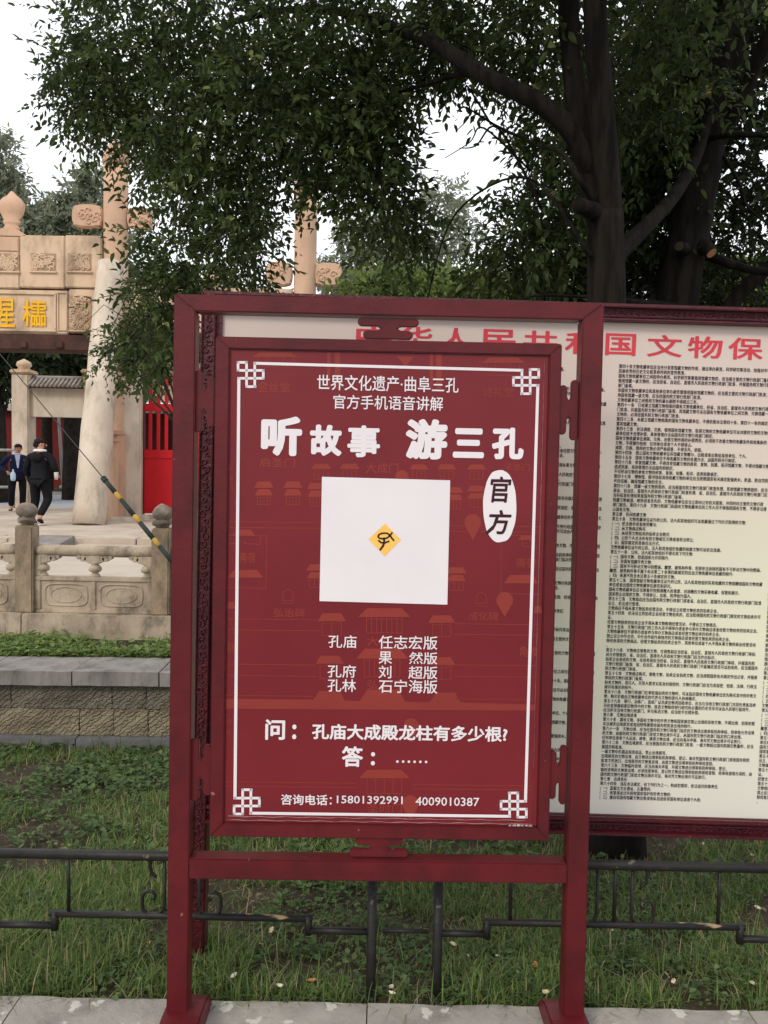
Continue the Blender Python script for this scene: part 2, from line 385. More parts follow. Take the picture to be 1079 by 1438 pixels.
# raised stone platform the gateway stands on
pf = structure(MB().box(-30, 30, 13.45, 22.4, 0, .315).build('platform', MT['platform']))
PX = onY(100, 760, 13.0).x
k = 0; x = PX
while x < 6:
    wd = rnd.uniform(1.1, 1.7); o = MB().box(x, x+wd-.02, 13.0, 13.4, CTZ-.01, .235).build('step_stone', MT['platform'], pf, bevel=.012); x += wd
x = PX+.05
while x < 6:
    wd = rnd.uniform(.8, 1.3); MB().box(x, x+wd-.02, 13.36, 13.7, CTZ, .335).build('edge_stone', MT['platform'], pf, bevel=.012); x += wd
for j in range(6):
    x = -14+.4*(j % 2)
    while x < 8:
        wd = rnd.uniform(1.0, 1.5); MB().box(x, x+wd-.012, 13.72+j*1.45, 13.72+(j+1)*1.45-.012, .2, .333+rnd.uniform(-.002,.003)).build('paving_slab', MT['platform'], pf, bevel=.006, segs=1); x += wd
# the flight of low steps left of the slanting cheek stone
for j in range(3):
    x = -14
    while x < PX-.75:
        wd = min(1.6, PX-.7-x); MB().box(x, x+wd-.015, 12.55+j*.32, 13.45, CTZ-.02, CTZ+.06*(j+1)).build('step_stone', MT['platform'], pf, bevel=.01); x += 1.6
MB().prism([(0,0),(.01,0),(.01,.01),(0,.01)], 0, .01)
ck = MB(); ck.add([(PX-.68,12.4,CTZ-.02),(PX-.12,12.4,CTZ-.02),(PX-.12,13.5,CTZ-.02),(PX-.68,13.5,CTZ-.02),(PX-.68,12.4,CTZ+.05),(PX-.12,12.4,CTZ+.05),(PX-.12,13.5,.36),(PX-.68,13.5,.36)],
    [(0,3,2,1),(4,5,6,7),(0,1,5,4),(1,2,6,5),(2,3,7,6),(3,0,4,7)])
ck.build('cheek_stone', MT['coping'], pf, bevel=.015)

# ================================================================ balustrade
YB = 6.99
bal = thing('stone_balustrade', 'weathered carved stone balustrade with vase balusters between knobbed posts', 'balustrade', (onY(120,862,YB).x, YB, .1))
def B(px, py, Y=YB): p = onY(px, py, Y); return p.x, p.z
zB0 = B(120, 890)[1]; zB1 = B(120, 862)[1]; zR1 = B(120, 767)[1]; zR0 = B(120, 783)[1]; zP1 = B(120, 811)[1]
bpx = onY(22, 800, YB).x; ppx = onY(213, 800, YB).x; pitchB = ppx-bpx; pw = .152
x = bpx-3*pitchB
while x < 3.2:
    wd = rnd.uniform(1.2, 1.9); me = stone_block(wd-.01, .42, zB1-zB0+.2, .006, int(x*10)+500, 12, 3); me.materials.append(MT['stone_rail'])
    o = link('base_stone', me, bal); o.location = Vector((x, YB-.07, zB0-.2))-bal.location; x += wd
def newel(x):
    zt = B(34, 738)[1]
    p = MB().box(x, x+pw, YB-.02, YB-.02+pw, zB1, zt).build('newel_post', MT['stone_newel'], bal, bevel=.012)
    h = B(40, 705)[1]-zt
    prof = [(.050,-.005),(.050,.012),(.072,.03),(.080,.055),(.074,.078),(.062,.088),(.076,.10),(.090,.125),(.093,.16),(.080,.20),(.052,.228),(.018,.243),(.001,.245)]
    prof = [(a*.94, b*h/.245) for a, b in prof]
    m = MB().lathe(prof, (x+pw/2, YB-.02+pw/2, zt), 28)
    m.v = [(a+.022*noise.noise(Vector((a*17,b*17,c*17))), b+.022*noise.noise(Vector((a*17+7,b*17,c*17))), c+.014*noise.noise(Vector((a*17,b*17+5,c*17)))) for a, b, c in m.v]
    m.build('finial', MT['finial'], p, smooth=True)
def bal_panel(x0, x1):
    d0, d1 = YB+.02, YB+.12; fr = .045
    zp = zP1
    # lower panel: frame with two sunk fields, each with a raised rounded border
    m = MB(); m.box(x0, x1, d0+.015, d1-.01, zB1, zp-.0); p = m.build('carved_panel', MT['stone_rail'], bal)
    m = MB(); m.box(x0, x1, d0, d0+.02, zp-.035, zp+.003); m.box(x0, x1, d0, d0+.02, zB1, zB1+.03)
    m.box(x0, x0+.05, d0, d0+.02, zB1+.03, zp-.035); m.box(x1-.05, x1, d0, d0+.02, zB1+.03, zp-.035)
    xm = (x0+x1)/2; m.box(xm-.018, xm+.018, d0+.002, d0+.02, zB1+.03, zp-.035)
    m.build('panel_border', MT['stone_rail'], p, bevel=.005)
    m = MB()
    for (a, b) in ((x0+.085, xm-.055), (xm+.055, x1-.085)):
        zc = (zB1+zp)/2; hh = (zp-zB1)/2-.062; pts = []
        for k in range(33):
            t = 2*PI*k/32; cx = (a+b)/2; hw = (b-a)/2
            ct, st = math.cos(t), math.sin(t)
            pts.append((cx+hw*math.copysign(abs(ct)**.45, ct), d0+.014, zc+hh*math.copysign(abs(st)**.45, st)))
        m.tube(pts, .008, 5, cap=False)
        pts = [(cx+(hw-.05)*math.cos(2*PI*k/24), d0+.014, zc+(hh-.028)*math.sin(2*PI*k/24)) for k in range(25)]
        m.tube(pts, .005, 5, cap=False)
    m.build('relief_moulding', MT['stone_rail'], p, smooth=True)
    # round handrail
    m = MB(); pts = [(x0+(x1-x0)*k/10, YB+.07, (zR1+zR0)/2+.0) for k in range(11)]
    m.tube(pts, (zR1-zR0)/2*1.02, 12, jit=.04); m.build('handrail', MT['stone_rail'], bal, smooth=True)
    for xx in (x0, x1-.055): MB().box(xx, xx+.055, d0+.01, d1-.01, zp, zR0+.01).build('stile', MT['stone_rail'], bal, bevel=.006)
    for cx, half in (((x0+x1)/2, 0), (x0+.055, 1), (x1-.055, -1)):
        hz = zR0-zp
        prof = [(.046,0),(.046,.012),(.030,.03),(.028,.035),(.054,.28),(.060,.40),(.050,.52),(.030,.60),(.040,.66),(.046,.70)]
        prof = [(r_*.92, z_*hz if z_ > .05 else z_) for r_, z_ in prof]
        v = MB().lathe(prof, (cx, YB+.07, zp), 16).build('vase_baluster', MT['stone_rail'], bal, smooth=True)
        # cloud bracket: three lobes spreading under the handrail
        m = MB(); sides = ((-1, 1) if half == 0 else (half,))
        m.box(cx-.05, cx+.05, YB+.035, YB+.105, zp+hz*.68, zR0+.012)
        for sgn in sides:
            for (dx, dz, r_) in ((.055, -.018, .034), (.095, -.014, .03), (.13, -.004, .022)):
                q = [(cx+sgn*dx+r_*math.cos(2*PI*k/12), zR0+dz+r_*.85*math.sin(2*PI*k/12)) for k in range(12)]
                m.prism(q, YB+.038, YB+.102)
        m.build('cloud_bracket', MT['stone_rail'], v, smooth=False, bevel=.003, segs=1)
for k in range(-2, 4):
    newel(bpx+k*pitchB); bal_panel(bpx+k*pitchB+pw, bpx+(k+1)*pitchB)

# ================================================================ stone gateway
YG = 17.9
gate = thing('stone_gateway', 'tall pale stone memorial gateway with slanting prop stones and gold characters over its opening', 'gateway', (onY(161,730,YG).x, YG, .33))
def G(px, py, Y=YG): return onY(px, py, Y)
def gbox(m, x0, x1, y0, y1, dy0, dy1):
    cy = (y0+y1)/2; cx = (x0+x1)/2
    return m.box(G(x0,cy).x, G(x1,cy).x, YG+dy0, YG+dy1, G(cx,y1).z, G(cx,y0).z)
def pillar(px, ytop, wpx, withprop=True):
    c0 = G(px, 732); r_ = wpx/2*YG/F; zt = G(px, ytop).z
    xx = G(px, 500).x
    pl = MB().tube([(xx, YG, .30+(zt-.30)*k/14) for k in range(15)], r_, 20, jit=.02).build('pillar', MT['stone_pink'], gate, smooth=True)
    MB().lathe([(r_*1.08,0),(r_*1.15,.12),(r_*.9,.3),(r_*.45,.45),(.01,.5)], (xx, YG, zt), 20).build('pillar_cap', MT['stone_pink'], pl, smooth=True)
    return xx, r_, zt, pl
xx1, rp, zt1, pl1 = pillar(162.5, 232, 33)
def prop(xx, side, zj):
    """slanting round prop stone leaning on the pillar's front"""
    top = Vector((xx, YG-.25, zj)); bot = Vector((xx+side, YG-1.55, .31))
    pts = [bot.lerp(top, k/14) for k in range(15)]
    MB().tube(pts, [.33-.04*k/14 for k in range(15)], 20, jit=.05).build('prop_stone', MT['stone_pale'], gate, smooth=True)
prop(xx1, G(127, 736, YG-1.5).x-xx1, G(163, 376).z)
# plinth and cheek slab right of the pillar
m = MB(); xa, xb = G(143,700).x, G(178,700).x
m.box(xa+.05, xb+.02, YG-.5, YG+.5, .30, G(160,610).z); m.build('pillar_plinth', MT['stone_pink'], gate, bevel=.04)
m = MB(); m.box(xa, G(205,710).x, YG-.62, YG+.6, .30, .42); m.build('pillar_plinth', MT['stone_pale'], gate, bevel=.03)
for t_ in (606, 616): 
    gbox(MB(), 150, 178, t_, t_+6, -.56, .5).build('plinth_moulding', MT['stone_pink'], gate, bevel=.02)
gbox(MB(), 172, 200, 486, 728, -.12, .22).build('cheek_slab', MT['stone_pale'], gate, bevel=.03)
gbox(MB(), 126, 148, 495, 728, .12, .4).build('door_jamb', MT['stone_pink'], gate, bevel=.03)
# clouds boards through pillars
def wing(px0, px1, y0, y1, flip=1):
    p0 = G(px0, (y0+y1)/2); p1 = G(px1, (y0+y1)/2); zt = G(px0, y0).z; zb_ = G(px0, y1).z; L_ = p1.x-p0.x; H_ = zt-zb_
    pts = []
    N_ = 40
    for k in range(N_):
        t = 2*PI*k/N_; ct, st = math.cos(t), math.sin(t)
        rr = 1+.035*math.cos(8*t)
        pts.append((p0.x+L_/2+L_/2*math.copysign(abs(ct)**.4, ct)*rr*.97, zb_+H_/2+H_/2*math.copysign(abs(st)**.4, st)*rr*.97))
    o = MB().prism(pts, YG-.10, YG+.10).build('cloud_wing', MT['stone_pink'], gate, bevel=.03)
    m = MB()
    for i in range(9):
        cx = p0.x+L_*rnd.uniform(.15,.85); cz = zb_+H_*rnd.uniform(.2,.8); r_ = rnd.uniform(.05,.09)
        m.tube([(cx+r_*(1-k/14)*math.cos(k*.6), YG-.105, cz+r_*(1-k/14)*math.sin(k*.6)) for k in range(11)], .018, 5)
    m.build('cloud_relief', MT['stone_pink'], o, smooth=True)
wing(103, 146, 288, 320); wing(180, 214, 292, 322)
# main lintel, left of the pillar (reaches a twin pillar outside the photograph)
xl = -200
def lint(y0, y1, x0=xl, x1=147, dy0=-.2, dy1=.25, mt='stone_warm', name='lintel', **k): return gbox(MB(), x0, x1, y0, y1, dy0, dy1).build(name, MT[mt], gate, bevel=k.get('bevel', .015))
for xa_, xb_ in ((-200,-62),(-61.6,33),(33.4,96),(96.4,147)): lint(334, 407, x0=xa_, x1=xb_, bevel=.02)
for xa_, xb_ in ((-200,-90),(-89.6,101),(101.4,147)): lint(409, 470, x0=xa_, x1=xb_, bevel=.02)
lint(470.5, 492, x1=133, dy0=-.28, dy1=.3, mt='beam', name='wooden_beam')
for bx in (42, 92, -10): gbox(MB(), bx-5, bx+5, 482, 492, -.33, -.27).build('beam_peg', MT['beam'], gate, bevel=.02)
def relief(px0, px1, y0, y1, n=60, sd=1):
    """sunk carved square"""
    rr = random.Random(sd)
    a = G(px0,(y0+y1)/2).x; b = G(px1,(y0+y1)/2).x; z0 = G(px0,y1).z; z1_ = G(px0,y0).z
    fr = .05
    m = MB(); yf = YG-.2
    m.box(a, b, yf-.012, yf+.0, z0, z1_)
    o = m.build('carved_panel', MT['carved'], gate)
    m = MB()
    for i in range(n):
        cx = rr.uniform(a+.05, b-.05); cz = rr.uniform(z0+.05, z1_-.05); r_ = rr.uniform(.03,.07); ph = rr.uniform(0,6)
        m.tube([(min(b,max(a,cx+r_*(1-k/12)*math.cos(ph+k*.7))), yf-.02, min(z1_,max(z0,cz+r_*(1-k/12)*math.sin(ph+k*.7)))) for k in range(8)], .016, 4)
    m.build('carved_relief', MT['stone_warm'], o, smooth=True)
    m = MB(); m.box(a-.03, b+.03, yf-.05, yf, z0-.035, z0); m.build('panel_ledge', MT['stone_warm'], o, bevel=.008)
for i, (a, b) in enumerate(((0,33),(50,84),(101,133),(-52,-18),(-104,-70),(-152,-120))): relief(a, b, 359, 384, sd=i)
relief(103, 133, 418, 466, 70, 9)
def frame_px(a, b, y0, y1, t, dy, mt, name):
    m = MB(); gbox(m, a, b, y0, y0+t, -.2-dy, -.2); gbox(m, a, b, y1-t, y1, -.2-dy, -.2); gbox(m, a, a+t, y0+t, y1-t, -.2-dy, -.2); gbox(m, b-t, b, y0+t, y1-t, -.2-dy, -.2)
    return m.build(name, MT[mt], gate, bevel=.008)
frame_px(-86, 85, 413, 467, 2.6, .04, 'stone_warm', 'plaque_frame'); frame_px(86, 100, 413, 467, 2, .03, 'stone_warm', 'plaque_frame')
def GP(px, py): p = G(px, py); return p.x, p.z
for ch, bx in (('櫺',(38,71,424,461)), ('星',(4,28,422,462)), ('門',(-32,-6,421,461))):
    m = MB(); put_text(m, ch, bx, GP, YG-.205, fat=.018, dy=.002); o = m.build('gold_character', MT['gold'], gate)
# lotus-flame finial over the middle
fx = G(17, 330).x; fz = G(17, 336).z; u = YG/F
m = MB(); m.prism([(fx-26*u,fz),(fx+26*u,fz),(fx+15*u,fz+9*u),(fx+9*u,fz+12*u),(fx-9*u,fz+12*u),(fx-15*u,fz+9*u)], YG-.2, YG+.2)
gbox(m, 0, 33, 336, 357, -.225, .225)
fp = m.build('finial_base', MT['stone_pink'], gate, bevel=.02)
m = MB().lathe([(9.5*u,0),(11*u,2*u),(11*u,5*u),(9*u,8*u),(11*u,10*u),(12*u,13*u),(9.5*u,14*u),(16*u,24*u),(18*u,32*u),(17*u,38*u),(13*u,44*u),(7*u,48*u),(2*u,53*u),(.01,54*u)], (fx, YG, fz+11*u), 24)
m.v = [(a+.02*noise.noise(Vector((a*9,b*9,c*9))), YG+(b-YG)*.55, c+.02*noise.noise(Vector((a*9+3,b*9,c*9)))) for a, b, c in m.v]
m.build('flame_ball', MT['stone_pink'], gate, smooth=True)
# second, lower bay to the right, mostly behind leaves and the boards
xx2, rp2, zt2, pl2 = pillar(427, 275, 31)
wing(374, 411, 368, 402); wing(442, 481, 370, 402)
gbox(MB(), 178, 412, 406, 470, -.18, .22).build('side_lintel', MT['stone_warm'], gate, bevel=.02)
gbox(MB(), 178, 412, 471, 492, -.22, .24).build('side_beam', MT['beam'], gate, bevel=.02)
m = MB(); fz = G(297, 408).z; fx = G(297, 400).x
m.lathe([(14*u,0),(8*u,6*u),(11*u,9*u),(13*u,15*u),(10*u,22*u),(3*u,26*u),(.01,28*u)], (fx, YG, fz), 20); m.build('flame_ball', MT['stone_pink'], gate, smooth=True)
# twin pillar beyond the left edge
xx0 = G(-129, 500).x
m = MB().tube([(xx0, YG, .30+(zt1-.3)*k/14) for k in range(15)], rp, 20, jit=.02); m.build('pillar', MT['stone_pink'], gate, smooth=True)
prop(xx0, -.45, G(163,376).z)

# red paling gate in the side bay
rg = thing('red_gate', 'bright red wooden paling gate with solid lower panels between the stone pillars', 'gate', (G(290,722).x, YG+.1, .33))
def rbox(m, x0, x1, y0, y1, dy0, dy1): return gbox(m, x0, x1, y0, y1, dy0+.1, dy1+.1)
for (a, b) in ((200,292),(294,400)):
    rbox(MB(), a, b, 643, 722, -.02, .02).build('lower_panel', MT['gate_red'], rg)
    rbox(MB(), a, b, 567, 578, -.04, .04).build('rail', MT['gate_red'], rg, bevel=.006)
    rbox(MB(), a, b, 632, 644, -.04, .04).build('rail', MT['gate_red'], rg, bevel=.006)
    rbox(MB(), a, b, 713, 715, -.035, -.02).build('bead', MT['gate_red'], rg)
    rbox(MB(), a-.4, a+1.6, 515, 722, -.05, .05).build('stile', MT['gate_maroon'], rg)
    x = a+9.6
    while x < b-3:
        h = 523-(x-209)*.10
        m = MB(); cx = G(x,600).x; wd = 2.3*u; zt_ = G(x,h).z; zb_ = G(x,567).z
        m.prism([(cx-wd,zb_),(cx+wd,zb_),(cx+wd,zt_-4*u),(cx+wd*1.3,zt_-2.5*u),(cx,zt_+2*u),(cx-wd*1.3,zt_-2.5*u),(cx-wd,zt_-4*u)], YG+.08, YG+.12)
        rbox(m, x-2.1, x+2.1, 578, 632, -.02, .02)
        m.build('picket', MT['gate_red'], rg); x += 11.3

# ================================================================ second stone gate behind, with tiled copings
YH = 22.2
g2 = thing('inner_gateway', 'low pale stone gateway with tile-capped beams standing beyond the tall one', 'gateway', (onY(34,716,YH).x, YH, .2))
def H(px, py): return onY(px, py, YH)
def hbox(m, x0, x1, y0, y1, dy0, dy1):
    cy = (y0+y1)/2; cx = (x0+x1)/2
    return m.box(H(x0,cy).x, H(x1,cy).x, YH+dy0, YH+dy1, H(cx,y1).z, H(cx,y0).z)
for a, b in ((22,46),(121,146),(175,199),(330,352)):
    p = hbox(MB(), a, b, 526, 722, -.25, .25).build('post', MT['stone_warm' if a > 100 else 'stone_pale'], g2, bevel=.03)
    hbox(MB(), a-2, b+2, 520, 526, -.3, .3).build('cap_stone', MT['stone_warm'], p, bevel=.03)
    m = MB().lathe([(.2,0),(.14,.06),(.2,.12),(.17,.22),(.01,.3)], (H((a+b)/2,520).x, YH, H(34,520).z), 14); m.build('cap_knob', MT['stone_warm'], p, smooth=True)
def beam2(a, b, y0, y1, yt):
    p = hbox(MB(), a, b, y0, y1, -.12, .12).build('beam', MT['plaque_wall'], g2)
    hbox(MB(), a, b, y0-2.2, y0-.1, -.3, .3).build('eave_board', MT['beam'], p)
    xa_, xb_ = H(a, yt).x, H(b, yt).x; z0 = H(a, y0-2).z; z1_ = H(a, yt).z
    m = MB(); m.add([(xa_,YH-.36,z0),(xb_,YH-.36,z0),(xb_,YH,z1_),(xa_,YH,z1_),(xb_,YH+.36,z0),(xa_,YH+.36,z0)], [(0,1,2,3),(3,2,4,5),(0,5,4,1)])
    rf = m.build('coping_roof', MT['tile'], p)
    x = xa_+.05
    me = None
    while x < xb_:
        for sg in (-1, 1):
            q = MB().tube([(x, YH+sg*.40, z0+.0), (x, YH+sg*.02, z1_+.03)], .042, 6); o = q.build('tile', MT['tile'], g2, smooth=True)
        x += .115
    MB().tube([(xa_, YH, z1_+.05), (xb_, YH, z1_+.05)], .06, 8).build('ridge', MT['tile'], p, smooth=True)
beam2(46, 121, 546, 586, 533)
beam2(199, 330, 531, 566, 514)
def HP(px, py): p = H(px, py); return p.x, p.z
for ch, bx in (('氣',(203,219,541,563)), ('元',(224,241,539,564)), ('和',(246,262,540,564)), ('太',(268,284,540,564))):
    m = MB(); put_text(m, ch, bx, HP, YH-.13, fat=.02, dy=.001); m.build('teal_character', MT['teal'], g2)

# far red wall, its pale pole, and a low pale rail
rw = thing('red_wall', 'dim red precinct wall with a grey tiled top far beyond the gateways', 'wall', (0, 44, 0))
MB().box(-30, 30, 44, 44.6, 0, 4.2).build('wall_face', MT['red_wall'], rw)
MB().add([(-30,43.6,4.2),(30,43.6,4.2),(30,44.3,4.7),(-30,44.3,4.7),(30,45,4.2),(-30,45,4.2)], [(0,1,2,3),(3,2,4,5),(0,5,4,1)]).build('wall_roof', MT['tile'], rw)
p0 = onY(89, 683, 36); p1 = onY(81, 560, 36)
pw_ = thing('pale_pole', 'thin pale pole leaning in the dark doorway behind the two people', 'pole', p0)
MB().tube([p0, p0.lerp(p1, .5), p1], [.075,.07,.065], 10).build('shaft', MT['pole'], pw_, smooth=True)
MB().lathe([(.16,-.1),(.16,.0),(.1,.05)], p0, 12).build('foot', MT['pole'], pw_, smooth=True)
lr = thing('pipe_rail', 'pale horizontal pipe rail crossing in front of the dark trunk at the left edge', 'railing', onY(-30, 716, 21.6))
for yy in (632, 684): MB().tube([onY(-90, yy, 21.6), onY(21, yy, 21.6)], .035, 8).build('rail', MT['pole'], lr, smooth=True)
for xx in (-90, -28, 20): MB().tube([onY(xx, 718, 21.6), onY(xx, 628, 21.6)], .03, 8).build('post', MT['pole'], lr, smooth=True)
# guy wire with its striped guard
YC = 6.75
wa = onY(-60, 425, 7.6); wb = onY(145, 671, YC); wc_ = onY(240, 786, YC-.45)
dd = (wc_-wb); t = (TZ-.05-wc_.z)/dd.z; we = wc_+dd*t
guy = thing('guy_wire', 'thin stay wire with a yellow and dark striped guard slanting down to the terrace', 'wire', we)
MB().tube([wa, wb], .0045, 6).build('wire', MT['wire'], guy)
MB().tube([wb, wb.lerp(we, .02)], .024, 8).build('guard_collar', MT['guard_dark'], guy)
L_ = (we-wb).length; s_ = .0; k = 0
while s_ < L_-.02:
    ln = .20 if k % 2 == 0 else .085
    e = min(L_, s_+ln); MB().tube([wb+(we-wb)*(s_/L_), wb+(we-wb)*(e/L_)], .019, 10).build('guard_band' , MT['guard_dark' if k % 2 == 0 else 'guard_yellow'], guy, smooth=True)
    s_ = e; k += 1

# ================================================================ notice board behind (carved maroon frame, law text)
YN = 2.56; BROT = R(.62)
bx0 = onY(277, 800, YN).x
nb = thing('notice_board', 'wide carved maroon notice board printed with a red title and dense lines of law text', 'notice board', (bx0, YN, -.04), rot=(0, BROT, 0))
cB, sB = math.cos(BROT), math.sin(BROT)
def BD(px, py):
    p = onY(px, py, YN); X = p.x-bx0; Z = p.z+.04
    return X*cB-Z*sB, X*sB+Z*cB
al = BD(277, 800)[0]; aw = .047
zT = BD(850, 428)[1]; zTi = BD(850, 452)[1]; zBi = BD(850, 1144)[1]; zBo = BD(850, 1168)[1]
BW = 2.75
def curls(m, pts_fn, n, r_, y, seed):
    rr = random.Random(seed)
    for i in range(n):
        cx, cz = pts_fn((i+.5)/n); ph = rr.uniform(0, 6); sg = rr.choice((-1, 1)); q = r_*rr.uniform(.8, 1.1)
        m.tube([(cx+q*(1-k/14)*math.cos(ph+sg*k*.62), y, cz+q*(1-k/14)*math.sin(ph+sg*k*.62)) for k in range(12)], r_*.20, 5)
def nb_post(a):
    p = MB().box(a, a+aw, -.012, .05, -.35, zT+.004).build('post', MT['board_red'], nb, bevel=.004, local=True)
    m = MB(); m.box(a+.002, a+.007, -.020, -.012, -.05, zT); m.box(a+aw-.007, a+aw-.002, -.020, -.012, -.05, zT); m.build('post_bead', MT['board_red'], p, bevel=.002, local=True)
    m = MB(); curls(m, lambda t: (a+aw/2+.006*math.sin(t*240), .15+t*(zT-.2)), 84, .012, -.014, 5); tag(m.build('carved_scrolls', MT['board_red'], p, smooth=True, local=True), kind='stuff')
nb_post(al); nb_post(al+BW-aw)
def nb_rail(z0, z1, up):
    p = MB().box(al+aw, al+BW-aw, -.008, .045, z0, z1).build('frame_rail', MT['board_red'], nb, bevel=.003, local=True)
    h = z1-z0; m = MB()
    for (a, b, d) in ((0, .16, .018), (.24, .34, .012), (.78, 1.0, .022)) if up else ((0, .2, .022), (.55, .64, .012), (.8, 1, .016)):
        m.box(al+aw, al+BW-aw, -.008-d, -.008, z0+a*h, z0+b*h)
    m.build('frame_moulding', MT['board_red'], p, bevel=.003, local=True)
    m = MB(); zc = z0+h*(.56 if up else .38); curls(m, lambda t: (al+aw+t*(BW-2*aw), zc), 150, h*.17, -.012, 6); tag(m.build('carved_scrolls', MT['board_red'], p, smooth=True, local=True), kind='stuff')
nb_rail(zTi, zT, True); nb_rail(zBo, zBi, False)
MB().box(al+aw-.002, al+aw+.016, -.004, .04, zBi, zTi).build('inner_bead', MT['board_red'], nb, local=True)
MB().box(al+BW-aw-.016, al+BW-aw+.002, -.004, .04, zBi, zTi).build('inner_bead', MT['board_red'], nb, local=True)
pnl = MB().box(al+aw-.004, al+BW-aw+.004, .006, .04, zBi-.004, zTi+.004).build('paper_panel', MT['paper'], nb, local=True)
title = '中华人民共和国文物保护法'
pitch = 58.8
for i, ch in enumerate(title):
    x0_ = 853+(i-6)*(pitch if i < 6 else 57.0)+(-2 if i == 6 else 0); wd = 43 if i in (6,) else (49 if i not in (2,) else 46)
    y0_ = 468+(i-6)*2.0
    m = MB(); put_text(m, ch, (x0_, x0_+wd, y0_, y0_+31), BD, .0048, fat=.018, n=10); m.build('title_character', MT['title_red'], pnl, local=True)

